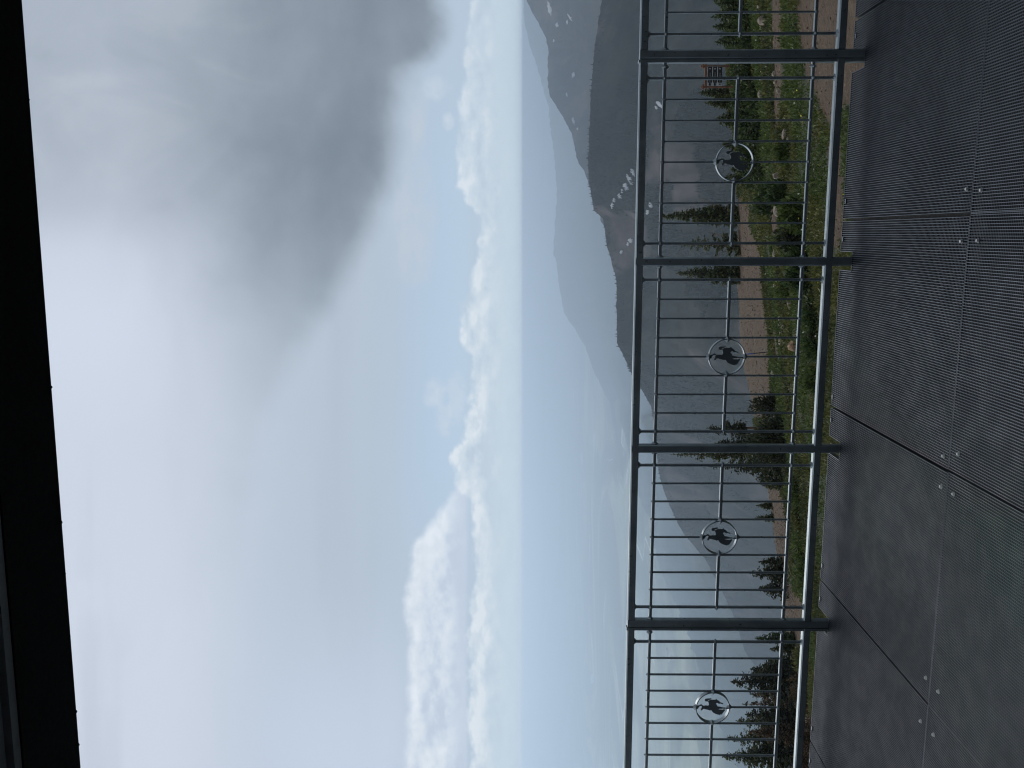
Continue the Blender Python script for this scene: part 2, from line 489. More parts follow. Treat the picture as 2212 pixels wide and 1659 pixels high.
class Boxes:
    def __init__(s): s.v = []; s.f = []
    def box(s, x0, x1, y0, y1, z0, z1):
        n = len(s.v)
        s.v += [(x0, y0, z0), (x1, y0, z0), (x1, y1, z0), (x0, y1, z0), (x0, y0, z1), (x1, y0, z1), (x1, y1, z1), (x0, y1, z1)]
        s.f += [(n, n + 3, n + 2, n + 1), (n + 4, n + 5, n + 6, n + 7), (n, n + 1, n + 5, n + 4), (n + 1, n + 2, n + 6, n + 5), (n + 2, n + 3, n + 7, n + 6), (n + 3, n, n + 4, n + 7)]
        return s
    def mesh(s, name, mat): return mesh_np(name, s.v, s.f, mat)


def tube(path, radii, seg=6):
    """tapered tube through points -> verts, quads"""
    V, Q = [], []
    pts = [Vector(p_) for p_ in path]
    for i, p_ in enumerate(pts):
        d = (pts[min(i + 1, len(pts) - 1)] - pts[max(i - 1, 0)]).normalized()
        a = d.cross(Vector((0.3, 1, .2))).normalized(); b_ = d.cross(a)
        for k_ in range(seg):
            an = 2 * math.pi * k_ / seg
            V.append(p_ + (a * math.cos(an) + b_ * math.sin(an)) * radii[i])
    for i in range(len(pts) - 1):
        for k_ in range(seg):
            k2 = (k_ + 1) % seg
            Q.append((i * seg + k_, i * seg + k2, (i + 1) * seg + k2, (i + 1) * seg + k_))
    return V, Q


class Tubes:
    def __init__(s): s.v = []; s.f = []
    def add(s, path, radii, seg=5):
        n = len(s.v); V, Q = tube(path, radii, seg); s.v += [tuple(v) for v in V]; s.f += [tuple(i + n for i in q_) for q_ in Q]
    def mesh(s, name, mat): return mesh_np(name, s.v, s.f, mat, smooth=True)


# picture position (upright: v down from the top, y along the picture's height) -> ray
def ray(v, y):
    return Vector((829.5 - y, F * _c + (v - 1106) * _s, F * _s - (v - 1106) * _c))


def at(v, y, Yd):
    r = ray(v, y); return Vector((0, 0, EYE)) + r * (Yd / r.y)


def project(P):
    """world -> (v, y) arrays"""
    P = np.asarray(P); x = P[..., 0]; yy = P[..., 1]; z = P[..., 2] - EYE
    dep = yy * _c + z * _s; dn = yy * _s - z * _c
    return 1106 + F * dn / dep, 829.5 - F * x / dep


def fbm(x, y, octs=5, seed=0, rough=.5):
    """vectorised value noise"""
    x = np.asarray(x, float); y = np.asarray(y, float); out_ = np.zeros(np.broadcast(x, y).shape); a = 1.0; tot = 0
    r = np.random.default_rng(seed); tab = r.random((256, 256))
    for o_ in range(octs):
        fx = x * 2 ** o_ + 17.3 * o_; fy = y * 2 ** o_ + 9.1 * o_
        ix = np.floor(fx).astype(int); iy = np.floor(fy).astype(int)
        tx = fx - ix; ty = fy - iy; tx = tx * tx * (3 - 2 * tx); ty = ty * ty * (3 - 2 * ty)
        g00 = tab[ix & 255, iy & 255]; g10 = tab[(ix + 1) & 255, iy & 255]; g01 = tab[ix & 255, (iy + 1) & 255]; g11 = tab[(ix + 1) & 255, (iy + 1) & 255]
        out_ += a * ((g00 * (1 - tx) + g10 * tx) * (1 - ty) + (g01 * (1 - tx) + g11 * tx) * ty); tot += a; a *= rough
    return out_ / tot


def grid_faces(nr, nc):
    i = np.arange(nr - 1)[:, None] * nc + np.arange(nc - 1)[None, :]
    return np.stack([i, i + 1, i + nc + 1, i + nc], -1).reshape(-1, 4)


# ------------------------------------------------------------------ far land
# valley floor
VZ = -850.0
nx_, ny_ = 60, 60
gx, gy = np.meshgrid(np.linspace(-30000, 30000, nx_), np.linspace(200, 26500, ny_))
me = mesh_np('valley_floor', np.stack([gx, gy, VZ + 12 * fbm(gx / 3000, gy / 3000, 3, 5)], -1).reshape(-1, 3), grid_faces(ny_, nx_), M_VALLEY)
add_obj('valley_floor', me, kind='structure')


def ridge(name, sky_pts, mat, front, back, front_len, amp, wl, seed, ncol=260, nrow=60, zmin=None, skamp=0.0, gfun=None, skyl=0):
    """mountain ridge whose crest passes through the given (v, y, distance) points"""
    sp = sorted(sky_pts, key=lambda a: a[1])
    ys = np.linspace(sp[0][1], sp[-1][1], ncol)
    vs = np.interp(ys, [a[1] for a in sp], [a[0] for a in sp]); ds = np.interp(ys, [a[1] for a in sp], [a[2] for a in sp])
    C = np.array([tuple(at(v, y, d)) for v, y, d in zip(vs, ys, ds)])
    C[:, 2] += skamp * (fbm(ys / 9.0, ys * 0 + seed, 5, seed, .6) - .5)
    C[:, 2] = np.minimum(C[:, 2], 8 - 10 * fbm(ys / 30.0, ys * 0 + 3, 4, seed + 1))
    if skyl: C[:, 2] = 8 - skyl * (.55 * np.abs(2 * fbm(ys / 120.0, ys * 0 + 7, 3, 91) - 1) + .45 * fbm(ys / 26.0, ys * 0 + 2, 4, 92))
    rows = []
    u = np.linspace(0, 1, nrow) ** 1.5
    hd = C[:, :2] / np.linalg.norm(C[:, :2], axis=1)[:, None]
    for j in range(12, 0, -1):           # far side falls away
        s_ = front_len * .6 * (j / 12) ** 1.3
        xy = C[:, :2] + hd * s_
        z = C[:, 2] - back * s_
        rows.append(np.column_stack([xy, z]))
    for j in range(nrow):
        s_ = np.minimum(front_len * u[j], 0.985 * np.linalg.norm(C[:, :2], axis=1))
        xy = C[:, :2] - hd * s_[:, None]
        gr = gfun(ys) if gfun is not None else front
        w = np.clip(s_ / (wl * .35), 0, 1)
        n_ = fbm(xy[:, 0] / wl, xy[:, 1] / wl, 6, seed, .55)
        rd = 1 - np.abs(2 * fbm(xy[:, 0] / (wl * .8) + 5, xy[:, 1] / (wl * 2.2), 5, seed + 3, .5) - 1)
        z = C[:, 2] - gr * s_ - amp * w * ((.5 - n_) * 1.0 + rd * .9)
        rows.append(np.column_stack([xy, z]))
    global RIDGE_V
    V = np.concatenate(rows); RIDGE_V = V.reshape(len(rows), ncol, 3)
    me_ = mesh_np(name, V, grid_faces(len(rows), ncol), mat, smooth=True)
    o = add_obj(name, me_, kind='structure')
    bv = BVHTree.FromPolygons([tuple(v) for v in V], [tuple(int(i) for i in f_) for f_ in grid_faces(len(rows), ncol)])
    return o, bv, C, ys


# far blue range
ridge('distant_range', [(1135, -1400, 25500), (1134, -400, 25500), (1132, 120, 25500), (1135, 330, 25500), (1132, 520, 25500), (1134, 640, 25500), (1132, 760, 25500), (1133, 900, 25500), (1136, 1000, 25500), (1134, 1180, 25500), (1136, 1400, 25500), (1133, 1659, 25500), (1135, 3000, 25500)],
      M_FAR, .055, .3, 6500, 110, 4200, 21, 620, 40, skamp=26, skyl=115)
ridge('distant_foothills', [(1232, -900, 17500), (1228, 0, 17500), (1222, 500, 17500), (1224, 900, 17500), (1205, 1200, 18000), (1172, 1420, 19000), (1160, 1560, 19500), (1150, 1659, 20000), (1140, 2600, 20000)],
      M_FAR, .10, .2, 4000, 90, 3000, 27, 320, 30, skamp=45)
# third ridge
L3 = [(1110, -900, 8000), (1122, -300, 8000), (1129, 0, 8000), (1134, 53, 8000), (1147, 106, 8000), (1161, 143, 8000), (1174, 196, 8000), (1185, 228, 8000), (1187, 265, 8000), (1195, 319, 8000), (1200, 372, 8000), (1203, 425, 8000), (1198, 504, 8000), (1195, 542, 8000), (1203, 573, 8000), (1211, 637, 8000), (1217, 674, 8000), (1238, 706, 8000), (1264, 749, 8000), (1280, 796, 8000), (1296, 828, 8100), (1317, 871, 8300), (1348, 1042, 7286), (1375, 1160, 6480), (1405, 1272, 5770), (1440, 1400, 5117), (1480, 1550, 4530), (1560, 1800, 3700)]
ridge('far_ridge', L3, M_M3, .3, .5, 6800, 90, 1500, 33, 420, 90, skamp=26,
      gfun=lambda ys: np.interp(ys, [0, 640, 900, 2000], [.20, .16, -.085, -.085]))
L2 = [(1090, -800, 2600), (1120, -200, 2600), (1136, 0, 2600), (1142, 11, 2600), (1158, 42, 2600), (1179, 80, 2600), (1185, 106, 2600), (1182, 175, 2600), (1187, 207, 2600), (1209, 239, 2550), (1219, 260, 2500), (1235, 287, 2450), (1243, 329, 2400), (1251, 356, 2350), (1264, 372, 2300), (1292, 460, 2200), (1325, 540, 2100), (1360, 700, 2000)]
o2, bv2, C2, ys2 = ridge('middle_ridge', L2, M_M2, .34, .5, 1900, 42, 420, 41, 300, 80, skamp=9)
L1 = [(1350, -700, 1000), (1310, -120, 1000), (1300, 0, 1000), (1285, 100, 1000), (1276, 202, 1000), (1271, 340, 1000), (1271, 388, 1000), (1283, 454, 1000), (1302, 470, 1000), (1311, 531, 1000), (1331, 600, 1000), (1333, 740, 1000), (1347, 770, 1016), (1364, 807, 1078), (1386, 840, 1133), (1406, 877, 1205), (1416, 930, 1314), (1422, 1020, 1500), (1433, 1057, 1572), (1446, 1091, 1638), (1463, 1129, 1713), (1480, 1157, 1768), (1522, 1206, 1863), (1550, 1258, 1962), (1560, 1278, 1994), (1581, 1320, 2062), (1598, 1372, 2145), (1609, 1407, 2201), (1625, 1430, 2238), (1680, 1540, 2350), (1800, 1700, 2350), (2000, 1900, 2350)]
o1, bv1, C1, ys1 = ridge('near_ridge', L1, M_M1, .36, .6, 1250, 34, 190, 55, 420, 110, skamp=2.5)


# conifers standing on the ridges (thousands, far off: one mass per ridge)
def cones(name, P, H, W):
    n = len(P); k = 5
    a = np.linspace(0, 2 * np.pi, k, endpoint=False)[None, :] + RG.random((n, 1)) * 6
    ring = np.stack([P[:, None, 0] + np.cos(a) * W[:, None] * (.8 + .4 * RG.random((n, k))), P[:, None, 1] + np.sin(a) * W[:, None], np.repeat(P[:, 2:3] + H[:, None] * .08, k, 1)], -1)
    ring2 = np.stack([P[:, None, 0] + np.cos(a + .6) * W[:, None] * .55, P[:, None, 1] + np.sin(a + .6) * W[:, None] * .55, np.repeat(P[:, 2:3] + H[:, None] * .5, k, 1)], -1)
    tip = (P + np.stack([0 * H, 0 * H, H], -1))[:, None, :]
    V = np.concatenate([ring, ring2, tip], 1)
    f_ = []
    for i in range(k):
        j = (i + 1) % k
        f_ += [(i, j, k + i), (j, k + j, k + i), (k + i, k + j, 2 * k)]
    f_ = np.array(f_)[None] + (np.arange(n) * (2 * k + 1))[:, None, None]
    return mesh_np(name, V.reshape(-1, 3), f_.reshape(-1, 3), M_CONE)


def scatter_cones(bv, C, ys, n_top, n_face, hlo, hhi, name, dist):
    P = []
    # along the skyline
    for i in range(n_top):
        y = rnd.uniform(-60, 1450)
        dens = .35 if y < 190 else (.9 if y < 440 else (.35 if y < 570 else 1.0))
        if rnd.random() > dens: continue
        c = [float(np.interp(y, ys, C[:, k_])) for k_ in range(3)]
        off = rnd.uniform(0, .02) * dist
        P.append((c[0] - c[0] / dist * off, c[1] - off, c[2] - .36 * off - .5))
    # over the face, in stands
    Vr = RIDGE_V; nrow_, ncol_ = Vr.shape[:2]
    ri = 13 + (nrow_ - 15) * RG.random(n_face) ** 1.0; ci = (ncol_ - 2) * RG.random(n_face)
    r0 = ri.astype(int); c0 = ci.astype(int); fr = (ri - r0)[:, None]; fc = (ci - c0)[:, None]
    Q_ = Vr[r0, c0] * (1 - fr) * (1 - fc) + Vr[r0 + 1, c0] * fr * (1 - fc) + Vr[r0, c0 + 1] * (1 - fr) * fc + Vr[r0 + 1, c0 + 1] * fr * fc
    st_ = fbm(Q_[:, 0] / 120, Q_[:, 1] / 120, 5, 77, .6) + RG.uniform(-.012, .012, n_face)
    Q_ = Q_[(st_ > .525) & (Q_[:, 1] > 330)]
    P = P + [tuple(a_ + np.array([0, 0, -.3])) for a_ in Q_]
    P = np.array(P); n = len(P)
    H = hlo + (hhi - hlo) * RG.random(n) ** 1.6
    add_obj(name, cones(name, P, H, H * (.17 + .08 * RG.random(n))), kind='stuff')


_st = fbm(RIDGE_V[..., 0] / 120, RIDGE_V[..., 1] / 120, 5, 77, .6).ravel()
_a = o1.data.color_attributes.new('stand', 'FLOAT_COLOR', 'POINT')
_m = np.clip((_st - .50) / .03, 0, 1); _a.data.foreach_set('color', np.stack([_m, _m, _m, np.ones_like(_m)], -1).astype(np.float32).ravel())
_g = NG(M_M1.node_tree); _b = M_M1.node_tree.nodes['Principled BSDF']; _at = _g.n.new('ShaderNodeAttribute'); _at.attribute_name = 'stand'
_old = _b.inputs['Base Color'].links[0].from_socket
_g.l.new(_g.mix(_g.mul(_g.sep(_at.outputs['Color'])[0], .85), _old, (.014, .019, .013, 1)), _b.inputs['Base Color'])
scatter_cones(bv1, C1, ys1, 1500, 110000, 1.8, 4.6, 'ridge_conifers', 1000)


def draped(bv, v, y, rv, ry, name, parent, tilt=0.0, seed=0):
    """irregular snow patch laid on a slope; rv, ry half sizes in picture units"""
    r = random.Random(seed); n = 22; pts = []
    cts = None
    for k_ in range(n + 1):
        if k_ == n: dv, dy = 0, 0
        else:
            an = 2 * math.pi * k_ / n; rr = r.uniform(.45, 1.2)
            a0, b0 = math.cos(an) * rv * rr, math.sin(an) * ry * rr
            dv, dy = a0 * math.cos(tilt) - b0 * math.sin(tilt), a0 * math.sin(tilt) + b0 * math.cos(tilt)
        d = ray(v + dv, y + dy).normalized()
        h_ = bv.ray_cast(Vector((0, 0, EYE)), d)
        if h_[0] is None: return
        pts.append((h_[0], h_[3], d))
    dm_ = min(p_[1] for p_ in pts) - 1.5 if max(p_[1] for p_ in pts) - min(p_[1] for p_ in pts) < 40 else None
    V = [tuple(p_[0] - p_[2] * 1.4 + Vector((0, 0, .3))) for p_ in pts]
    V2 = [tuple(Vector(p_) + Vector((0, 0, -1.2))) for p_ in V[:n]]
    fs = [(n, k_, (k_ + 1) % n) for k_ in range(n)] + [(k_, n + 1 + k_, n + 1 + (k_ + 1) % n, (k_ + 1) % n) for k_ in range(n)]
    add_obj(name, mesh_py(name, V + V2, fs, M_SNOW), parent)


for i, (v, y, rv, ry, t_) in enumerate([(1187, 20, 4, 15, -.25), (1203, 54, 3.5, 5, 0), (1231, 38, 2.5, 9, -.5), (1225, 48, 2, 5, 0), (1196, 88, 2, 3, 0), (1169, 119, 1.5, 2.5, 0), (1238, 162, 3, 7, .2), (1224, 205, 1.5, 5, -.2), (1238, 260, 3, 9, -.3), (1247, 278, 1.8, 3, 0)]):
    draped(bv2, v, y, rv, ry, 'snow_patch', o2, t_, i)
for i, (v, y, rv, ry, t_) in enumerate([(1366, 372, 3, 9, -.4), (1360, 388, 4, 12, -.5), (1350, 402, 5, 10, -.5), (1343, 412, 2, 5, 0), (1338, 424, 3.5, 6, -.4), (1326, 432, 2.5, 5, 0), (1322, 444, 3, 6, .2), (1425, 226, 4, 10, -.8), (1417, 232, 2, 5, -.6), (1405, 444, 3.5, 6, -.3), (1398, 458, 3.2, 5, 0), (1361, 520, 4, 6, -.2), (1356, 527, 2.4, 4, 0), (1341, 545, 2, 4, .2), (1262, 272, 2, 4, 0), (1391, 440, 1.5, 4, .4)]):
    draped(bv1, v, y, rv, ry, 'snow_patch', o1, t_, 50 + i)

# ------------------------------------------------------------------ near hillside
CREST_Y = [-400, 0, 200, 350, 480, 600, 740, 800, 850, 930, 1050, 1140, 1250, 1300, 1400, 1480, 1560, 1659, 2100]
CREST_V = [1556, 1562, 1572, 1592, 1592, 1590, 1598, 1606, 1619, 1632, 1658, 1668, 1682, 1684, 1700, 1712, 1720, 1730, 1760]


def hill_h(x, Yd):
    """height of the hillside (array)"""
    x = np.asarray(x, float); Yd = np.asarray(Yd, float)
    yy = 829.5 - F * x / np.maximum(Yd, 1.0)
    vc = np.interp(yy, CREST_Y, CREST_V)
    sx = 829.5 - yy
    zc = 5952.0 / np.maximum(vc - 1131 - 390 + .11 * sx, 30)
    base_ = EYE - (3.2 + .2097 * Yd - .11 * x * .999)
    # flatter shelf under the deck
    base_ = np.where(Yd < 9, base_, base_)
    over = np.maximum(Yd - zc, 0)
    base_ = base_ - .55 * over ** 1.0 * np.clip(over / 4, 0, 1) - .004 * over ** 2
    n_ = .5 * (fbm(x / 6, Yd / 6, 4, 3) - .5) + .16 * (fbm(x / 1.3, Yd / 1.3, 3, 4) - .5)
    return base_ + n_ * np.clip(Yd / 12, .2, 1) * np.clip((zc + 3 - Yd) / 6, .15, 1)


nr, nc = 300, 260
tt = 2.0 + (110 - 2.0) * np.linspace(0, 1, nr) ** 1.35
aa = np.linspace(-.85, .80, nc)
TT, AA = np.meshgrid(tt, aa, indexing='ij')
HX = AA * TT + AA * 10; HY = TT
HZ = hill_h(HX, HY)
HV = np.stack([HX, HY, HZ], -1).reshape(-1, 3)
HF = grid_faces(nr, nc)
# cover painting: soil regions given as ellipses / polygons in the picture's terms, turned into places on the hill
vv, yy_ = project(HV)


def box_mask(v0, v1, y0, y1, sv=8, sy=18):
    a = np.clip((vv - v0) / sv + .5, 0, 1) * np.clip((v1 - vv) / sv + .5, 0, 1)
    return a * np.clip((yy_ - y0) / sy + .5, 0, 1) * np.clip((y1 - yy_) / sy + .5, 0, 1)


def poly_mask(pts, soft=7):
    """pts: list of (y, vtop, vbottom)"""
    t_ = np.interp(yy_, [a[0] for a in pts], [a[1] for a in pts]); b_ = np.interp(yy_, [a[0] for a in pts], [a[2] for a in pts])
    m_ = np.clip((vv - t_) / soft + .5, 0, 1) * np.clip((b_ - vv) / soft + .5, 0, 1)
    return m_ * ((yy_ > pts[0][0]) & (yy_ < pts[-1][0]))


cover = np.ones(len(HV))
soils = [poly_mask([(415, 1590, 1605), (440, 1592, 1618), (480, 1590, 1622), (515, 1588, 1640), (560, 1580, 1648), (640, 1580, 1652), (730, 1580, 1662), (800, 1585, 1662), (850, 1595, 1668), (900, 1600, 1680)]),   # dirt track
         poly_mask([(-60, 1715, 1900), (0, 1722, 1900), (60, 1722, 1900), (100, 1732, 1900), (165, 1742, 1880), (215, 1765, 1850), (255, 1782, 1800), (262, 1786, 1790)]),
         poly_mask([(-40, 1664, 1684), (70, 1668, 1688), (150, 1671, 1690), (275, 1672, 1686), (285, 1676, 1680)], 4) * .8,
         poly_mask([(430, 1660, 1684), (470, 1664, 1690), (510, 1668, 1680)], 4) * .8,
         poly_mask([(300, 1788, 1815), (420, 1792, 1822), (500, 1795, 1822), (530, 1800, 1812)]) * .8,
         poly_mask([(700, 1664, 1690), (830, 1668, 1700), (960, 1690, 1712), (1010, 1700, 1708)], 8) * .45,
         poly_mask([(1035, 1640, 1668), (1060, 1640, 1694), (1160, 1650, 1700), (1250, 1660, 1704), (1290, 1670, 1736), (1345, 1676, 1742), (1380, 1690, 1740), (1420, 1700, 1710)]),
         poly_mask([(1530, 1730, 1775), (1600, 1735, 1790), (1700, 1738, 1790)]) * .55]
for s_ in soils: cover = np.minimum(cover, 1 - s_)
cover = np.where(HV[:, 1] < 6.5, 0, cover)
cover = np.clip(cover + .25 * (fbm(HV[:, 0] / 1.6, HV[:, 1] / 1.6, 3, 9) - .62), 0, 1)
me = mesh_np('hillside', HV, HF, M_HILL, smooth=True)
ca_ = me.color_attributes.new('cover', 'FLOAT_COLOR', 'POINT')
ca_.data.foreach_set('color', np.stack([cover, cover, cover, np.ones_like(cover)], -1).astype(np.float32).ravel())
hill = add_obj('hillside', me, kind='structure')
bvh = BVHTree.FromPolygons([tuple(v) for v in HV], [tuple(int(i) for i in f_) for f_ in HF])


def on_hill(v, y):
    """the place on the hill seen at a picture position; above the crest: the crest in that column"""
    for k_ in range(60):
        d = ray(v + k_ * 1.5, y).normalized()
        h_ = bvh.ray_cast(Vector((0, 0, EYE)), d, 95)
        if h_[0] is not None:
            if k_ > 0:
                d = ray(v + k_ * 1.5 + 2, y).normalized(); h_ = bvh.ray_cast(Vector((0, 0, EYE)), d, 95)
            return h_[0]
    return at(v, y, 50)


def cover_at(x, Yd):
    P = np.stack([x, Yd, hill_h(x, Yd)], -1)
    return P


# ------------------------------------------------------------------ plants
def tuft_cards(C, D, L, W, droop=0.0):
    """one slim four-point card per row: C centre, D direction, L length, W width -> quads"""
    n = len(C); D = D / np.maximum(np.linalg.norm(D, axis=1, keepdims=True), 1e-6)
    R = RG.normal(size=(n, 3)); S = np.cross(D, R); S /= np.maximum(np.linalg.norm(S, axis=1, keepdims=True), 1e-6)
    a = C - D * L[:, None] * .5; b_ = C + D * L[:, None] * .5; b_[:, 2] -= droop * L
    m_ = C + D * L[:, None] * .05
    Q = np.stack([a, m_ + S * W[:, None] * .5, b_, m_ - S * W[:, None] * .5], 1)
    return Q


def quads_mesh(name, Q, mats, idx=None):
    n = len(Q)
    return mesh_np(name, Q.reshape(-1, 3), np.arange(n * 4).reshape(n, 4), mats, matidx=idx)


def spruce_cards(hgt, wid, dens=1.0, card=.20, low=.04, ragged=.35, top_narrow=.85, lean=0.0):
    """cards of a spruce crown, base at the origin"""
    C, D, L = [], [], []
    z = hgt * low
    while z < hgt * .985:
        t_ = z / hgt
        reach = wid / 2 * (1 - t_) ** top_narrow * (1 - .25 * (t_ < .12)) + .05
        nb = max(4, int(9 * (1 - t_) + 4))
        for b_ in range(nb):
            if rnd.random() > dens + .25: continue
            an = rnd.uniform(0, 6.283); rr = reach * rnd.uniform(1 - ragged, 1 + ragged * .6)
            up0 = .25 * t_ * 1.5 - .12
            n_ = max(2, int(rr / (card * .42)))
            for k_ in range(n_):
                f_ = (k_ + .6) / n_
                dz = rr * f_ * up0 - .18 * rr * f_ * (1 - f_) - .02 + rr * .10 * f_ * f_
                for q_ in range(4):
                    jx = rnd.gauss(0, card * .26); jy = rnd.gauss(0, card * .26); jz = rnd.gauss(0, card * .20) - card * .12 * q_
                    C.append((math.cos(an) * rr * f_ + jx + lean * z, math.sin(an) * rr * f_ + jy, z + dz + jz))
                    sp = rnd.uniform(-.9, .9)
                    D.append((math.cos(an + sp), math.sin(an + sp), rnd.uniform(-.45, .35)))
                    L.append(card * rnd.uniform(.7, 1.25) * (1.1 - .45 * t_))
        z += card * rnd.uniform(.45, .85) * (1 / max(dens, .3)) ** .5
    # leader
    for k_ in range(6):
        C.append((lean * hgt + rnd.gauss(0, .015), rnd.gauss(0, .015), hgt * (.95 + .012 * k_))); D.append((rnd.gauss(0, .2), rnd.gauss(0, .2), 1)); L.append(card * .8)
    C, D, L = np.array(C), np.array(D), np.array(L)
    return tuft_cards(C, D, L, L * .55, .12)


def spruce(name, label, v_top, v_base, y, wpx, cat='tree', group=None, mat=None, dens=1.0, dead=0, bare_side=0, dist=None, card=.20, ragged=.35, low=.04, tn=.85, red=False, lean=0.0):
    base = on_hill(v_base, y)
    if dist: base = at(v_base, y, dist)
    hgt = (v_base - v_top) / F * base.y; wid = wpx / F * base.y
    base = Vector((base.x, base.y, base.z - .08)); top = at(v_top, y, base.y); hgt = top.z - base.z
    t = thing(name, label, cat, base, rnd.uniform(0, 6.28) if lean == 0 else 0, group)
    tb = Tubes()
    tb.add([(0, 0, -.15), (lean * hgt * .3 + .02, 0, hgt * .3), (lean * hgt * .6, .02, hgt * .6), (lean * hgt * .97, 0, hgt * .97)], [.022 * hgt + .02, .017 * hgt + .01, .010 * hgt, .003], 7)
    add_obj('trunk', tb.mesh('trunk', M_REDBARK if red else M_BARK), t)
    Q = spruce_cards(hgt, wid, dens, card, low, ragged, tn, lean)
    add_obj('crown', quads_mesh('crown', Q, [mat or M_SPRUCE]), t)
    if dead:
        for k_ in range(dead):
            db = Tubes(); an = rnd.uniform(-.5, .5) + (math.pi if rnd.random() < .5 else 0) - t.rotation_euler.z
            ln = hgt * rnd.uniform(.35, .62); z0 = hgt * rnd.uniform(.02, .12)
            path = [Vector((0, 0, z0))]
            for j in range(1, 6):
                f_ = j / 5
                path.append(Vector((math.cos(an) * ln * .42 * f_ ** .8 + rnd.gauss(0, .04), math.sin(an) * ln * .42 * f_ ** .8 + rnd.gauss(0, .04), z0 + ln * .9 * f_ ** 1.2 + rnd.gauss(0, .04))))
            db.add(path, [.035, .030, .024, .018, .012, .006], 5)
            for j in range(4):
                p0 = path[rnd.randrange(1, 5)]; d = Vector((rnd.gauss(0, .3), rnd.gauss(0, .3), rnd.uniform(0, .5)))
                db.add([p0, p0 + d * .5, p0 + d], [.014, .010, .004], 4)
            add_obj('dead_branch', db.mesh('dead_branch', M_DEADWOOD), t)
    return t


def mound_cards(w, d, hgt, n, card, up=.35, shell=.55):
    """cards through a lumpy mound (shrub) centred on the origin"""
    lumps = [(rnd.uniform(-.32, .32) * w, rnd.uniform(-.3, .3) * d, rnd.uniform(.28, .5) * min(w, d * 1.2), rnd.uniform(.55, 1.0) * hgt) for _ in range(6)] + [(0, 0, .4 * w, .85 * hgt)]
    C, D = [], []
    for i in range(n):
        lx, ly, lr, lh = lumps[rnd.randrange(len(lumps))]
        u_ = rnd.uniform(-1, 1); an = rnd.uniform(0, 6.283); u_ = abs(u_)
        rr = rnd.uniform(shell, 1.03)
        s_ = math.sqrt(1 - u_ * u_)
        C.append((lx + math.cos(an) * s_ * lr * rr, ly + math.sin(an) * s_ * lr * rr * d / w * 1.1, u_ * lh * rr + rnd.gauss(0, card * .2)))
        D.append((math.cos(an) * s_ + rnd.gauss(0, .5), math.sin(an) * s_ + rnd.gauss(0, .5), u_ + up + rnd.gauss(0, .4)))
    C, D = np.array(C), np.array(D); L = card * RG.uniform(.6, 1.3, n)
    return tuft_cards(C, D, L, L * .48)


def shrub(name, label, v_base, y, wpx, hpx, mat, cat='shrub', group=None, n=900, card=.16, dpx=None, stems=5):
    base = on_hill(v_base, y); k_ = base.y / F
    w, hh = wpx * k_, hpx * k_; d = w * .8
    t = thing(name, label, cat, base - Vector((0, 0, .05)), 0, group)
    tb = Tubes()
    for i in range(stems):
        an = rnd.uniform(0, 6.283)
        tb.add([(0, 0, -.05), (math.cos(an) * w * .12, math.sin(an) * d * .12, hh * .35), (math.cos(an) * w * .3, math.sin(an) * d * .3, hh * .72)], [.03, .02, .008], 5)
    add_obj('stem', tb.mesh('stem', M_BARK), t, kind='stuff')
    add_obj('foliage', quads_mesh('foliage', mound_cards(w, d, hh, n, card), [mat]), t)
    return t


# conifers along the crest, right to left
S = spruce
S('spruce_tree', 'small olive spruce standing right behind the left post of the trail sign', 1509, 1580, 200, 36, card=.17)
S('spruce_tree', 'short pointed spruce between the trail sign and the first baluster left of it', 1524, 1590, 222, 34, card=.17)
S('spruce_tree', 'low broad spruce top rising from the thicket left of the sign spruces', 1546, 1600, 258, 52, card=.17)
S('spruce_tree', 'low spruce peeping over the thicket just right of the rightmost emblem ring', 1562, 1612, 312, 50, card=.17)
S('spruce_tree', 'bushy spruce seen through the lower left of the rightmost emblem ring', 1566, 1618, 384, 44, card=.17)
S('spruce_tree', 'tallest full spruce with grey dead branches at its foot, end of the dirt track', 1424, 1596, 466, 52, dead=4, card=.21, ragged=.4)
S('spruce_tree', 'thin sparse spruce with bare reddish limbs between the two full spruces', 1460, 1598, 528, 56, dens=.38, dead=4, card=.19, ragged=.7, red=True)
S('spruce_tree', 'dense pointed spruce just left of the second railing post, above the dirt track', 1462, 1598, 590, 58, card=.20, dead=1)
S('fir_tree', 'dark ragged fir with a bare red trunk right of the third railing post', 1528, 1660, 925, 60, mat=M_DARK, card=.22, dens=.75, low=.42, ragged=.7, red=True)
S('fir_tree', 'dark drooping fir immediately right of the third railing post', 1546, 1668, 958, 58, mat=M_DARK, card=.22, dens=.85, low=.28, ragged=.6, red=True)
S('fir_tree', 'tall sparse fir half hidden behind the third railing post', 1452, 1672, 982, 54, mat=M_SPRUCE, card=.17, dens=.40, low=.10, ragged=.6)
S('fir_tree', 'short fir with hooked tip just left of the third railing post', 1530, 1680, 1008, 34, mat=M_DARK, card=.20, dens=.5, low=.2, ragged=.6)
S('fir_sapling', 'single tiny spruce sapling on the crest, rightmost of the two lone saplings', 1634, 1668, 1092, 18, card=.12, cat='tree')
S('fir_sapling', 'tiny spruce sapling on the crest right of the third emblem ring', 1632, 1672, 1119, 16, card=.12, cat='tree')
S('spruce_tree', 'small twin spruce, right end of the dark clump below the third emblem', 1640, 1690, 1214, 26, mat=M_DARK, card=.18)
S('spruce_tree', 'pointed dark spruce in the middle of the clump below the third emblem', 1620, 1700, 1238, 52, mat=M_DARK, card=.20)
S('spruce_tree', 'broad dark spruce at the left end of the clump below the third emblem', 1640, 1702, 1272, 60, mat=M_DARK, card=.20)
S('spruce_tree', 'bright green spruce immediately left of the fourth railing post', 1632, 1716, 1379, 34, card=.16, mat=M_KRUMM)
S('spruce_tree', 'short yellow green spruce left of the one by the fourth post', 1664, 1716, 1402, 30, card=.16)
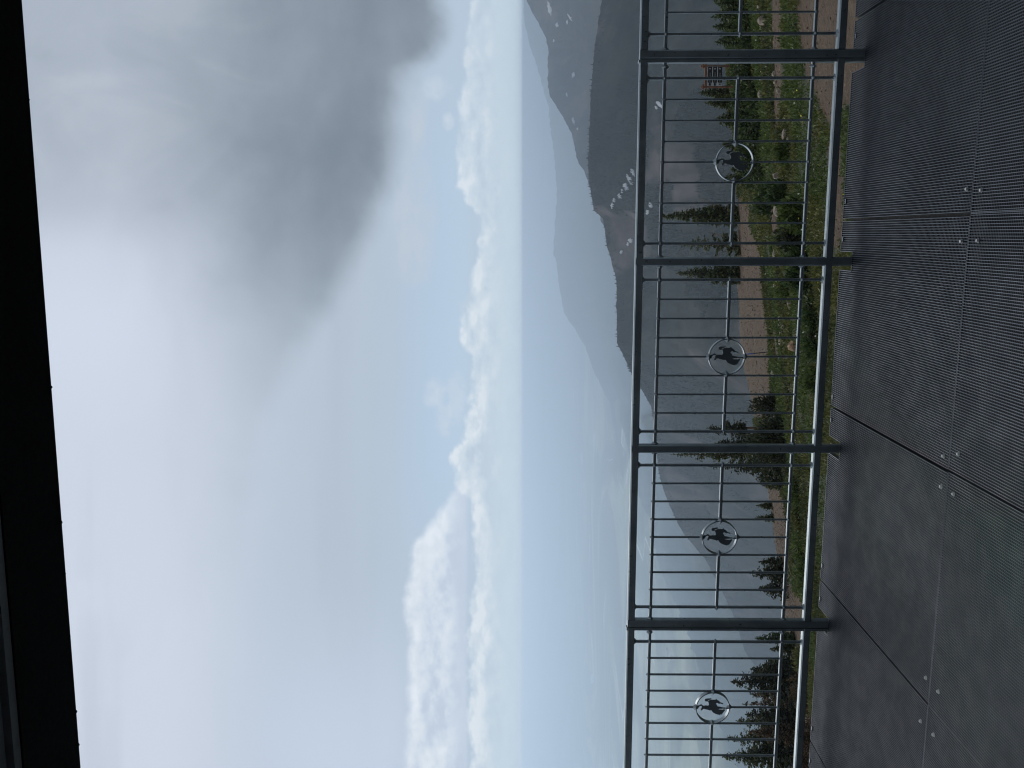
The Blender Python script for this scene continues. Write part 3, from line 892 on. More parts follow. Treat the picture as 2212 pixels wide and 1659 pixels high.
S('fir_tree', 'broad dark fir shoulder on the right flank of the big dark fir', 1622, 1722, 1446, 58, mat=M_DARK, card=.22)
S('fir_tree', 'big dark pyramid shaped fir right of the leftmost emblem ring', 1580, 1728, 1473, 108, mat=M_DARK, card=.20, ragged=.45)
S('fir_tree', 'half dead fir with bare trunk under the leftmost emblem ring', 1606, 1728, 1522, 52, mat=M_RUST, dens=.35, dead=3, card=.17, ragged=.8, red=True)
S('fir_tree', 'ragged brownish fir directly left of the half dead fir', 1592, 1730, 1558, 76, mat=M_SPRUCE, dens=.8, dead=2, card=.18, ragged=.7)
S('fir_tree', 'thin leaning fir tip second from the left edge of the view', 1570, 1732, 1596, 76, mat=M_SPRUCE, dens=.8, dead=2, card=.18, ragged=.7)
S('fir_tree', 'leftmost fir at the left edge of the view with drooping boughs', 1563, 1732, 1636, 98, mat=M_SPRUCE, dens=.95, card=.22, ragged=.55)

S('fir_tree', 'brown half dead fir between the big dark fir and the bare forked snag', 1622, 1730, 1500, 58, mat=M_RUST, dens=.95, card=.20, ragged=.6)
S('fir_tree', 'dark brownish fir filling the gap beneath the ragged firs, right one', 1612, 1734, 1544, 72, mat=M_DARK, dens=1.0, card=.20, ragged=.6)
S('fir_tree', 'rusty brown fir filling the gap beneath the thin leaning fir tip', 1620, 1736, 1582, 64, mat=M_RUST, dens=1.0, card=.20, ragged=.6)
S('fir_tree', 'dark brown fir low at the left edge under the drooping fir', 1616, 1738, 1624, 74, mat=M_DARK, dens=1.0, card=.20, ragged=.6)

# standing dead snags left of the big fir
for (vt, vb, y0, y1, lab) in ((1608, 1725, 1521, 1512, 'bare forked dead snag under the leftmost emblem ring'), (1600, 1722, 1600, 1577, 'slanting bare dead snag between the leftmost firs')):
    b0 = on_hill(vb, y1); tp = at(vt, y0, b0.y)
    t = thing('dead_snag', lab, 'dead tree', b0)
    d = tp - b0; tb = Tubes(); path = [Vector((0, 0, -.1))] + [d * f_ + Vector((rnd.gauss(0, .04), 0, rnd.gauss(0, .03))) for f_ in (.25, .5, .75, 1.0)]
    tb.add(path, [.07, .055, .04, .025, .008], 6); add_obj('trunk', tb.mesh('trunk', M_DEADWOOD), t)
    for k_ in range(9):
        p0 = d * rnd.uniform(.35, .95); q0 = Vector((rnd.choice((-1, 1)) * rnd.uniform(.2, .7), rnd.gauss(0, .2), rnd.uniform(-.05, .5)))
        b_ = Tubes(); b_.add([p0, p0 + q0 * .5 + Vector((0, 0, .04)), p0 + q0], [.018, .012, .004], 4); add_obj('branch', b_.mesh('branch', M_DEADWOOD), t)

# low shrubs that can be told apart
SH = shrub
SH('juniper_shrub', 'wide dark dense fir shrub spreading around the foot of the third post', 1700, 950, 150, 96, M_DARK, n=4200, card=.17)
SH('juniper_shrub', 'dark low fir shrub at the left end of the wide one by the third post', 1694, 1022, 62, 66, M_DARK, n=1500, card=.16)
SH('juniper_shrub', 'dark fir shrub closing the dirt track right of the red trunked fir', 1684, 886, 62, 70, M_DARK, n=1500, card=.16)
SH('willow_shrub', 'bright green willow bush right of the beige boulder', 1706, 330, 60, 42, M_WILLOW, n=1100)
SH('willow_shrub', 'deep green round bush directly left of the beige boulder', 1700, 418, 58, 56, M_KRUMM, n=1300)
SH('willow_shrub', 'green bush at the right end of the dirt track near the tall spruce', 1668, 432, 58, 46, M_KRUMM, n=1300)
SH('willow_shrub', 'round green bush below the tall spruce, lower side of the track', 1738, 460, 74, 62, M_WILLOW, n=1500)
SH('willow_shrub', 'dark twiggy bush below the thin sparse spruce', 1734, 520, 66, 66, M_DARK, n=1300)
SH('willow_shrub', 'leafy green bush directly right of the second railing post', 1746, 560, 56, 56, M_KRUMM, n=1100)
SH('willow_shrub', 'mid green bush directly left of the second railing post', 1744, 606, 58, 62, M_KRUMM, n=1200)
SH('willow_shrub', 'small round bush on the lower edge of the track, left of the second post', 1706, 622, 46, 38, M_WILLOW, n=800)
SH('willow_shrub', 'low dark green bush below the orange boulder', 1768, 742, 70, 38, M_KRUMM, n=1200)
SH('willow_shrub', 'low dark green bush below the white stones right of the orange boulder', 1764, 676, 64, 36, M_KRUMM, n=1100)
SH('willow_shrub', 'low green bush below the pale boulder left of the marker pole', 1762, 816, 66, 36, M_WILLOW, n=1100)
SH('willow_shrub', 'lime green bush left of the wide dark fir shrub', 1728, 1062, 78, 40, M_WILLOW, n=1300)
SH('willow_shrub', 'lime green bush under the third emblem ring, below the dirt bank', 1738, 1168, 96, 36, M_WILLOW, n=1500)
SH('willow_shrub', 'lime green bush between the saplings and the third emblem ring', 1734, 1112, 60, 32, M_HERB, n=1000)
SH('willow_shrub', 'olive bush below the dark clump of spruces', 1742, 1250, 70, 30, M_WILLOW, n=1100)
SH('rust_shrub', 'rusty brown bush beneath the leftmost firs', 1748, 1594, 60, 40, M_RUST, n=900)
SH('rust_shrub', 'brown twiggy bush beneath the big dark fir', 1744, 1500, 90, 46, M_RUST, n=1300)
SH('rust_shrub', 'brown olive bush at the left edge of the view below the firs', 1752, 1648, 70, 48, M_RUST, n=1100)
SH('willow_shrub', 'olive bush between the fourth post and the big dark fir', 1740, 1420, 60, 34, M_HERB, n=900)

# thicket of stunted conifers on the right (one mass)
Qs = []
for i in range(330):
    y = rnd.uniform(-230, 395)
    vt = np.interp(y, [-230, 0, 80, 150, 250, 330, 400], [1590, 1592, 1592, 1604, 1612, 1622, 1632])
    vb = np.interp(y, [-230, 0, 100, 250, 330, 400], [1618, 1618, 1632, 1646, 1650, 1652])
    P = on_hill(rnd.uniform(vt, vb), y)
    k_ = P.y / F; w = rnd.uniform(22, 44) * k_; hh = rnd.uniform(26, 50) * k_ * (1.0 if y > 100 else 1.15)
    if rnd.random() < .35:
        Q = spruce_cards(hh * 1.15, w * .8, .8, .16, .02, .5, .7)
    else:
        Q = mound_cards(w, w * .8, hh * .85, 190, .17)
    Qs.append(Q + np.array([[tuple(P - Vector((0, 0, .06)))]]))
Qt = np.concatenate(Qs)
add_obj('conifer_thicket', quads_mesh('conifer_thicket', Qt, [M_KRUMM, M_SPRUCE], (RG.random(len(Qt)) < .3).astype(int)), kind='stuff')

# low green plants all over the hill
from bisect import bisect


def cover_sample(x, Yd):
    P = np.stack([x, Yd, hill_h(x, Yd)], -1)
    ti = np.clip(np.searchsorted(tt, Yd), 0, nr - 1)
    ai = np.clip(np.searchsorted(aa, x / (Yd + 10)), 0, nc - 1)
    return P, cover.reshape(nr, nc)[ti, ai]


N = 150000
Yd = 7 + (64 - 7) * RG.random(N) ** 1.05
ax = RG.uniform(-.50, .50, N)
P, cv = cover_sample(ax * Yd, Yd)
cl = fbm(P[:, 0] / 1.1, P[:, 1] / 1.1, 3, 21)
keep = (cv > .5) & ((cl > .34) | (RG.random(N) < .6)) & (RG.random(N) < np.clip((cl - .30) * 5, .45, 1))
Pg = P[keep]; n = len(Pg)
parts = []
for k_ in range(4):
    D = RG.normal(size=(n, 3)); D[:, 2] = np.abs(D[:, 2]) * .9 + .5
    L = RG.uniform(.08, .20, n) * (.7 + .9 * cl[keep]) * np.clip(Pg[:, 1] / 34, .38, 1)
    C = Pg + RG.normal(size=(n, 3)) * np.array([.09, .09, .02]) + D / np.linalg.norm(D, axis=1, keepdims=True) * L[:, None] * .45
    parts.append(tuft_cards(C, D, L, L * .38))
Qg = np.concatenate(parts); hue = np.tile(fbm(Pg[:, 0] / 3.5, Pg[:, 1] / 3.5, 3, 31), 4)
add_obj('ground_cover', quads_mesh('ground_cover', Qg, [M_HERB, M_WILLOW, M_SPRUCE], np.where(hue > .56, 1, np.where(hue < .42, 2, 0))), kind='stuff')
# tiny flowers
for nm, mt, n, ylo, yhi in (('yellow_flowers', M_YELLOW, 40, 80, 620), ('white_flowers', M_WHITE, 160, -20, 1100)):
    yv = RG.uniform(ylo, yhi, n * 3); Yf = RG.uniform(14, 40, n * 3); P, cv = cover_sample((829.5 - yv) / F * Yf, Yf)
    cl = fbm(P[:, 0] / 2, P[:, 1] / 2, 2, 44 if nm[0] == 'y' else 45); P = P[(cv > .5) & (cl > .60)][:n]; n = len(P)
    P = P + np.array([0, 0, .2]); D = RG.normal(size=(n, 3)); L = RG.uniform(.03, .06, n)
    add_obj(nm, quads_mesh(nm, tuft_cards(P, D, L, L), [mt]), kind='stuff')


# ------------------------------------------------------------------ rocks
def rock_mesh(name, w, d, h_, mat, seed, sub=2):
    import bmesh
    bm = bmesh.new(); bmesh.ops.create_icosphere(bm, subdivisions=sub, radius=1.0)
    for v in bm.verts:
        n_ = mnoise.noise(v.co * 1.3 + Vector((seed, 0, 0))) * .38 + mnoise.noise(v.co * 3.1 + Vector((seed, 3, 0))) * .16
        v.co *= 1 + n_
        v.co.x = math.copysign(abs(v.co.x) ** .8, v.co.x); v.co.z = math.copysign(abs(v.co.z) ** .85, v.co.z)
        v.co.x *= w / 2; v.co.y *= d / 2; v.co.z *= h_ / 2
    me_ = bpy.data.meshes.new(name); bm.to_mesh(me_); bm.free(); me_.materials.append(mat); return me_


rocks = [(1690, 380, 22, 24, M_ROCK, 'largest beige boulder, left of the rightmost emblem ring among bushes'),
         (1657, 43, 24, 22, M_ROCK, 'pale flat boulder near the right edge, below the conifer thicket'),
         (1650, 202, 20, 15, M_ROCK, 'long pale boulder below the trail sign at the thicket foot'),
         (1646, 12, 16, 12, M_ROCK, 'pale pointed rock at the right edge of the view'),
         (1703, 290, 22, 16, M_ROCK, 'brown and pale rock below the first baluster right of the ring'),
         (1684, 196, 12, 8, M_ROCK, 'small round rock between the long pale boulder and the gravel'),
         (1678, 178, 10, 8, M_ROCK, 'small rock up slope of the small round rock'),
         (1692, 212, 12, 10, M_ROCK, 'small pale rock in the grass left of the small round rock'),
         (1668, 232, 10, 9, M_ROCK, 'bright little rock above the dirt strip'),
         (1676, 160, 14, 10, M_ROCK, 'flat rock at the edge of the dirt strip near the first post'),
         (1684, 455, 26, 16, M_ROCK, 'brown rock between the bushes below the tall spruce'),
         (1708, 300, 14, 10, M_ROCK, 'rock touching the brown and pale one on its left'),
         (1720, 748, 24, 20, M_ROCKO, 'orange tan boulder right of the marker pole foot'),
         (1702, 716, 16, 10, M_ROCK, 'flat brown rock right of the orange boulder'),
         (1690, 738, 18, 10, M_ROCK, 'flat tan rock directly above the orange boulder'),
         (1676, 804, 14, 12, M_ROCK, 'pale pinkish rock left of the marker pole at the track edge'),
         (1712, 1024, 14, 10, M_ROCK, 'lone tan rock left of the third railing post'),
         (1680, 552, 26, 12, M_ROCK, 'pale jagged rock at the track edge right of the second post'),
         (1707, 655, 12, 8, M_ROCK, 'little pale rock on the grass left of the second post')]
for i, (v, y, wp, hp, mt, lab) in enumerate(rocks):
    b0 = on_hill(v, y); k_ = b0.y / F
    add_obj('boulder', rock_mesh('boulder', wp * k_, wp * k_ * .8, hp * k_ * 1.15, mt, i * 7.7), None, b0 + Vector((0, 0, hp * k_ * .30)), (rnd.uniform(-.2, .2), rnd.uniform(-.3, .3), rnd.uniform(0, 3)),
            label=lab, category='boulder', group='boulders scattered on the slope')


def stones(name, P, R, mat):
    base_ = np.array([(1, 0, 0), (-1, 0, 0), (0, 1, 0), (0, -1, 0), (0, 0, 1), (0, 0, -1)], float)
    fo = np.array([(0, 2, 4), (2, 1, 4), (1, 3, 4), (3, 0, 4), (2, 0, 5), (1, 2, 5), (3, 1, 5), (0, 3, 5)])
    n = len(P); V = base_[None] * (R[:, None, None] * RG.uniform(.5, 1.3, (n, 6, 1))) * np.array([1, .8, .55]) + RG.normal(size=(n, 6, 3)) * R[:, None, None] * .2 + P[:, None]
    f_ = fo[None] + (np.arange(n) * 6)[:, None, None]
    return mesh_np(name, V.reshape(-1, 3), f_.reshape(-1, 3), mat)


N = 45000
Yd = 8 + 56 * RG.random(N) ** .8; ax = RG.uniform(-.48, .48, N); P, cv = cover_sample(ax * Yd, Yd)
keep = (cv < .45) | (RG.random(N) < .10)
P = P[keep]; R = (.014 + .070 * RG.random(len(P)) ** 3.0) * np.clip(P[:, 1] / 30, .45, 1)
add_obj('loose_stones', stones('loose_stones', P, R, M_STONE), kind='stuff')
# brighter field stones in the strip below the track
Yv = RG.uniform(1668, 1738, 900); Yh = RG.uniform(560, 960, 900); Ps = []
for v, y in zip(Yv, Yh):
    if mnoise.noise(Vector((v / 14, y / 30, 1.0))) > -.02: Ps.append(tuple(on_hill(float(v), float(y))))
Ps = np.array(Ps)
add_obj('field_stones', stones('field_stones', Ps, .04 + .13 * RG.random(len(Ps)) ** 2.5, M_ROCK), kind='stuff')

# dead brush on the dirt bank at the left
for (v, y, lab) in ((1694, 1150, 'heap of dead grey twigs on the dirt bank right of the third emblem'), (1712, 1238, 'pale dead brush on the dirt bank below the dark clump'), (1716, 1290, 'reddish dead twigs on the dirt bank beside the fourth post')):
    b0 = on_hill(v, y); t = thing('dead_brush', lab, 'brushwood', b0)
    tb = Tubes()
    for k_ in range(26):
        a = Vector((rnd.gauss(0, .5), rnd.gauss(0, .25), rnd.uniform(.0, .1))); d = Vector((rnd.gauss(0, .5), rnd.gauss(0, .2), rnd.uniform(.05, .55)))
        tb.add([a, a + d * .5 + Vector((0, 0, .05)), a + d], [.016, .012, .005], 4)
    add_obj('twigs', tb.mesh('twigs', M_DEADWOOD), t, kind='stuff')

# ------------------------------------------------------------------ trail sign
SD = 42.0
k_ = SD / F


def sign_pt(v, y): return at(v, y, SD)


c0 = sign_pt(1560, 165); ground_z = float(hill_h(c0.x, c0.y)) - .1
t = thing('trail_sign', 'brown wooden trail sign with three black and white boards behind the thicket', 'sign', (c0.x, c0.y, ground_z), math.radians(-4))
zt = sign_pt(1522, 168).z - ground_z
W2 = 22.5 * k_
for sx_ in (-1, 1):
    add_obj('post', prism('z', zt + .16, .085, .085, name='post', mat=M_SIGNWOOD), t, (sx_ * W2 * .97 + .0, .045, (zt + .16) / 2 + (.02 if sx_ > 0 else 0)))
    add_obj('post_cap', prism('x', .22, .10, .085, name='post_cap', mat=M_SIGNWOOD), t, (sx_ * W2 * .97, .0, zt + .075))
add_obj('crossbeam', prism('x', W2 * 2 + .16, .09, .11, name='crossbeam', mat=M_SIGNWOOD), t, (0, -.005, zt - .055))
bh = 9.6 * k_
for r_ in range(3):
    zc = zt - .11 - .03 - bh / 2 - r_ * (bh + .025)
    bd = add_obj('board', prism('x', W2 * 1.84, .03, bh, .004, 'board', M_SIGNWHITE), t, (0, -.035, zc))
    fx0, fx1 = -W2 * .92 + bh * .72, W2 * .92 - .015
    add_obj('black_panel', Boxes().box(fx0, fx1, -.008, 0, -bh / 2 + .012, bh / 2 - .012).mesh('black_panel', M_SIGNBLACK), bd, (0, -.0165, 0))
    # left square: black arrow head; right end: pale difficulty mark; between: line of pale lettering
    ax0 = -W2 * .92 + bh * .36
    if r_ < 2: arrow = [(ax0 - .07, 0, .028), (ax0 + .05, 0, .06), (ax0 + .07, 0, 0), (ax0 + .05, 0, -.06), (ax0 - .07, 0, -.028)]
    else: arrow = [(ax0 - .05, 0, 0), (ax0, 0, .04), (ax0 + .05, 0, 0), (ax0, 0, -.04)]
    arrow = [(2 * ax0 - a_[0], 0, a_[2]) for a_ in arrow]
    nA = len(arrow)
    vs = [(a_[0], -.008, a_[2]) for a_ in arrow] + [(a_[0], 0, a_[2]) for a_ in arrow]
    add_obj('arrow', mesh_py('arrow', vs, [tuple(range(nA)), tuple(range(2 * nA - 1, nA - 1, -1))] + [(i, i + nA, (i + 1) % nA + nA, (i + 1) % nA) for i in range(nA)], M_SIGNBLACK), bd, (0, -.0165, 0))
    mk_ = []
    cx = fx1 - bh * .48
    if r_ == 0: mk_ = [(cx - .035, .0), (cx, .05), (cx + .035, 0), (cx, -.05)]
    elif r_ == 1: mk_ = [(cx + .038 * math.cos(a_), .042 * math.sin(a_)) for a_ in np.linspace(0, 5.6, 9)]
    else: mk_ = [(cx - .045, -.03), (cx - .02, .04), (cx + .045, .045), (cx + .02, -.035)]
    nA = len(mk_); vs = [(a_[0], -.014, a_[1]) for a_ in mk_] + [(a_[0], -.006, a_[1]) for a_ in mk_]
    add_obj('difficulty_mark', mesh_py('difficulty_mark', vs, [tuple(range(nA)), tuple(range(2 * nA - 1, nA - 1, -1))] + [(i, i + nA, (i + 1) % nA + nA, (i + 1) % nA) for i in range(nA)], M_SIGNWHITE), bd, (0, -.0165, 0))
    B = Boxes(); xx = fx0 + .03; end = cx - .11
    words = {0: (5, 7, 0), 1: (4, 3, 5), 2: (4, 8, 0)}[r_]
    tot = sum(words) + 2; stp = (end - xx) / (tot + 1); stp = min(stp, .055)
    if r_ == 0: end -= .0
    for wd in words:
        for l_ in range(wd):
            hh = .014 if (l_ * 7 + r_) % 3 else .020
            B.box(xx, xx + stp * .74, -.014, -.006, -hh, hh * (.6 if l_ else 1)); xx += stp
        xx += stp * .8
    add_obj('lettering', B.mesh('lettering', M_SIGNWHITE), bd, (0, -.0165, 0), kind='stuff')

# marker pole with a blue top
b0 = on_hill(1662, 760); tp = at(1614, 765, b0.y); d = tp - b0
t = thing('marker_pole', 'thin dark marker pole with a blue top beside the dirt track', 'pole', b0)
tb = Tubes(); tb.add([d * -.03, d * .72], [.022, .022], 8); add_obj('shaft', tb.mesh('shaft', M_SIGNBLACK), t)
tb = Tubes(); tb.add([d * .72, d * 1.0], [.03, .028], 8); add_obj('blue_sleeve', tb.mesh('blue_sleeve', M_BLUE), t)

# ------------------------------------------------------------------ deck (local axes: s along the railing, t outwards)
ANG = math.radians(-9.828)
deck = thing('viewing_deck', 'dark steel deck of open bar grating in front of the railing', 'deck', (0, 0, 0), ANG)
PITCHB = .0105
S0, PW = .07, .9635          # a seam, panel width
POST = [.848 + .9635, .848, -.1365 + .003, -1.0935 + .003, -2.0525, -2.0525 - .9635]
T_OUT, T_MID, T_IN = 4.470, 3.203, 1.935
NOTCH_T = 4.312


def grating(name, w, t0, t1, notch=None, seed=0):
    B = Boxes(); nb = int(round(w / PITCHB)); pb = w / nb
    for i in range(nb + 1):
        x = i * pb; th = .0011
        te = t1
        if notch and abs(x - notch) < .047: te = NOTCH_T
        L_ = te - t0; ns = 3                         # cut lengthwise so that the ray tree stays tight
        zz = rnd.uniform(-.0004, .0004)
        for k2 in range(ns):
            B.box(x - th, x + th, t0 + L_ * k2 / ns, t0 + L_ * (k2 + 1) / ns, -.025, zz)
    ncb = int(round((t1 - t0) / PITCHB)); pc = (t1 - t0) / ncb
    for j in range(ncb + 1):
        y = t0 + j * pc
        segs = [(0, w)]
        if notch and y > NOTCH_T + .001: segs = [(0, notch - .047), (notch + .047, w)]
        for a_, b_ in segs:
            ns = max(1, int((b_ - a_) / .32))
            for k2 in range(ns):
                B.box(a_ + (b_ - a_) * k2 / ns, a_ + (b_ - a_) * (k2 + 1) / ns, y - .0008, y + .0008, -.016, -.0045)
    # end bands
    B.box(0, w, t0 - .0010, t0 + .0012, -.027, -.0012)
    if notch:
        B.box(0, notch - .048, t1 - .0018, t1 + .0015, -.027, .0008); B.box(notch + .048, w, t1 - .0018, t1 + .0015, -.027, .0008)
        B.box(notch - .048, notch + .048, NOTCH_T - .0018, NOTCH_T + .0015, -.027, .0008)
        B.box(notch - .0495, notch - .0465, NOTCH_T, t1, -.027, .0008); B.box(notch + .0465, notch + .0495, NOTCH_T, t1, -.027, .0008)
    else: B.box(0, w, t1 - .0012, t1 + .0010, -.027, -.0012)
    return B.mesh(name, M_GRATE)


NOTCH = POST[2] - (S0 - PW) - .009        # offset of the post inside its panel
gr1 = grating('grating_panel', PW - .018, T_MID + .003, T_OUT, NOTCH)
gr2 = grating('grating_panel', PW - .005, T_IN + .003, T_MID - .003)
panels = {}
bolt_me = None
import bmesh
bm = bmesh.new(); bmesh.ops.create_cone(bm, cap_ends=True, segments=12, radius1=.0092, radius2=.0055, depth=.007)
bolt_me = bpy.data.meshes.new('bolt'); bm.to_mesh(bolt_me); bm.free(); bolt_me.materials.append(M_BOLT)
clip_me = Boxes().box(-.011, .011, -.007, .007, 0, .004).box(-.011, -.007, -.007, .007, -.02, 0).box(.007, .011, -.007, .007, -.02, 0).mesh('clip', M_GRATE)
for c in range(-5, 4):
    s0 = S0 + c * PW + .009
    for row in (1, 2, 3):
        o = add_obj('grating_panel', gr1 if row == 1 else gr2, deck, (s0 if row == 1 else s0 - .0065 + (.009 if c == -1 else 0), 0 if row < 3 else -(T_MID - T_IN), 0 if row != 2 else (.0006 * (c % 2))), kind='stuff')
        panels[(c, row)] = o
for (s_, t_, row) in [(.161, 3.240, 1), (.152, 3.138, 2), (-.027, 3.247, 1), (-.024, 3.130, 2), (-.844, 3.244, 1), (-.807, 3.133, 2), (-.965, 3.242, 1), (-.965, 3.144, 2), (-1.759, 3.232, 1), (-1.76, 3.127, 2), (-1.956, 3.244, 1), (-1.947, 3.133, 2), (-2.72, 3.24, 1), (-2.92, 3.14, 2), (1.10, 3.24, 1)]:
    c = math.floor((s_ - S0) / PW); pn_ = panels[(c, row)]
    add_obj('bolt', bolt_me, pn_, (s_ - pn_.location.x, t_, .0045), (rnd.uniform(-.05, .05), rnd.uniform(-.05, .05), 0))
for (s_, t_) in [(1.125, 4.44), (.95, 4.44), (.162, 4.438), (-.026, 4.444), (-.838, 4.452), (-.963, 4.452), (-1.768, 4.450), (-1.959, 4.450), (-2.73, 4.45), (-2.93, 4.45)]:
    c = math.floor((s_ - S0) / PW); pn_ = panels[(c, 1)]
    add_obj('clip', clip_me, pn_, (s_ - pn_.location.x, t_, .001))
# beams below
for c in range(-4, 4):
    s_ = S0 + c * PW
    add_obj('support_beam', Boxes().box(-.035, .035, -.6, 4.44, -.16, -.0285).mesh('support_beam', M_BEAM), deck, (s_, 0, 0))
add_obj('edge_beam', Boxes().box(-5, 5, 4.22, 4.28, -.34, -.162).mesh('edge_beam', M_BEAM), deck)
add_obj('cross_beam', Boxes().box(-5, 5, 3.17, 3.235, -.34, -.162).mesh('cross_beam', M_BEAM), deck)
add_obj('cross_beam', Boxes().box(-5, 5, 1.90, 1.965, -.34, -.162).mesh('cross_beam', M_BEAM), deck)
for s_ in (-4.6, -2.05, .85, 4.2):
    add_obj('deck_leg', prism('z', 5.0, .12, .12, name='deck_leg', mat=M_BEAM), deck, (s_, 3.9, -2.9))

# ------------------------------------------------------------------ railing
TC = 4.346                    # centre plane of the railing
# outline of the cut-out rider on a bucking horse, traced in ring radii
PTS = [(335, 800), (355, 785), (375, 780), (372, 745), (385, 738), (398, 755), (425, 748), (450, 735), (475, 715), (500, 708), (530, 712), (560, 735), (590, 762), (640, 765), (690, 750), (740, 755), (785, 762), (808, 735), (818, 712), (812, 660), (800, 610), (780, 575), (740, 565), (700, 568), (668, 555), (648, 530), (643, 505), (655, 480), (680, 462), (730, 450), (800, 442), (870, 440), (905, 432), (920, 445), (912, 465), (880, 478), (840, 490), (800, 505), (770, 525), (770, 545), (790, 555), (820, 525), (860, 505), (920, 500), (1000, 500), (1060, 498), (1085, 485), (1095, 465), (1115, 460), (1130, 475), (1150, 500), (1180, 528), (1205, 530), (1225, 545), (1250, 580), (1290, 615), (1330, 632), (1360, 635), (1385, 650), (1405, 670), (1402, 688), (1375, 690), (1340, 672), (1300, 658), (1265, 645), (1252, 670), (1225, 665), (1195, 650), (1180, 628), (1155, 628), (1120, 645), (1100, 665), (1120, 690), (1150, 725), (1168, 770), (1190, 795), (1240, 800), (1290, 808), (1350, 828), (1400, 842), (1470, 842), (1540, 852), (1620, 858), (1640, 880), (1610, 905), (1570, 895), (1500, 882), (1400, 880), (1300, 890), (1230, 895), (1200, 910), (1215, 925), (1300, 935), (1380, 940), (1405, 935), (1420, 915), (1440, 910), (1470, 925), (1480, 955), (1465, 985), (1440, 1020), (1420, 1050), (1400, 1085), (1375, 1105), (1360, 1140), (1340, 1145), (1325, 1130), (1300, 1150), (1270, 1165), (1240, 1158), (1215, 1140), (1180, 1142), (1150, 1125), (1120, 1130), (1090, 1100), (1060, 1090), (1040, 1078), (1020, 1078), (1000, 1050), (970, 1020), (950, 990), (935, 955), (905, 950), (885, 970), (865, 975), (850, 960), (800, 945), (770, 930), (720, 920), (680, 912), (640, 895), (600, 892), (580, 920), (555, 955), (538, 970), (515, 960), (495, 940), (498, 905), (515, 885), (535, 870), (520, 845), (530, 815), (545, 800), (540, 780), (510, 770), (480, 770), (450, 785), (425, 815), (405, 850), (390, 885), (378, 915), (368, 905), (362, 880), (350, 860), (345, 830)]
RR = .0925
from mathutils.geometry import tessellate_polygon
pts2 = [(-(b_ - 838) / 690 * RR, -(a_ - 977) / 690 * RR) for a_, b_ in PTS]
tri = tessellate_polygon([[Vector((a_, b_, 0)) for a_, b_ in pts2]])
nP = len(pts2)
vs = [(a_, -.002, b_) for a_, b_ in pts2] + [(a_, .002, b_) for a_, b_ in pts2]
fs = [tuple(t_) for t_ in tri] + [tuple(i + nP for i in reversed(t_)) for t_ in tri] + [(i, (i + 1) % nP, (i + 1) % nP + nP, i + nP) for i in range(nP)]
emblem_me = mesh_py('rider_emblem', vs, fs, M_EMB)
bm = bmesh.new(); bm.from_mesh(emblem_me); bmesh.ops.recalc_face_normals(bm, faces=bm.faces); bm.to_mesh(emblem_me); bm.free()
# ring band
vs, fs = [], []; ns = 64
for i in range(ns):
    an = 2 * math.pi * i / ns
    for (r_, y_) in ((RR, -.013), (RR, .013), (RR - .0045, .013), (RR - .0045, -.013)): vs.append((math.cos(an) * r_, y_, math.sin(an) * r_))
for i in range(ns):
    j = (i + 1) % ns
    for k2 in range(4):
        l2 = (k2 + 1) % 4
        fs.append((i * 4 + k2, i * 4 + l2, j * 4 + l2, j * 4 + k2))
ring_me = mesh_py('emblem_ring', vs, fs, M_RAIL, True)
for p_ in ring_me.polygons: p_.use_smooth = False

Z_TOP, Z_UP, Z_MID, Z_LOW, Z_BOT = 1.045, .941, .589, .232, .107
RT = .0395
bal_me = prism('z', Z_UP - Z_LOW, .0095, .0095, name='baluster', mat=M_RAIL)
half_up = prism('z', Z_UP - Z_MID - RR, .0095, .0095, name='baluster', mat=M_RAIL)
half_lo = prism('z', Z_MID - Z_LOW - RR, .0095, .0095, name='baluster', mat=M_RAIL)
stile_me = prism('z', Z_TOP - Z_BOT - RT + .004, .0135, .0135, name='stile', mat=M_RAIL)
post_me = prism('z', 1.40, .043, .042, name='post', mat=M_RAIL)
strip_me = prism('z', 1.40, .013, .040, .001, name='end_plate', mat=M_RAIL)
weld_v = np.array([(1, 0, 0), (-1, 0, 0), (0, 1, 0), (0, -1, 0), (0, 0, 1), (0, 0, -1)], float)
weld_f = np.array([(0, 2, 4), (2, 1, 4), (1, 3, 4), (3, 0, 4), (2, 0, 5), (1, 2, 5), (3, 1, 5), (0, 3, 5)])


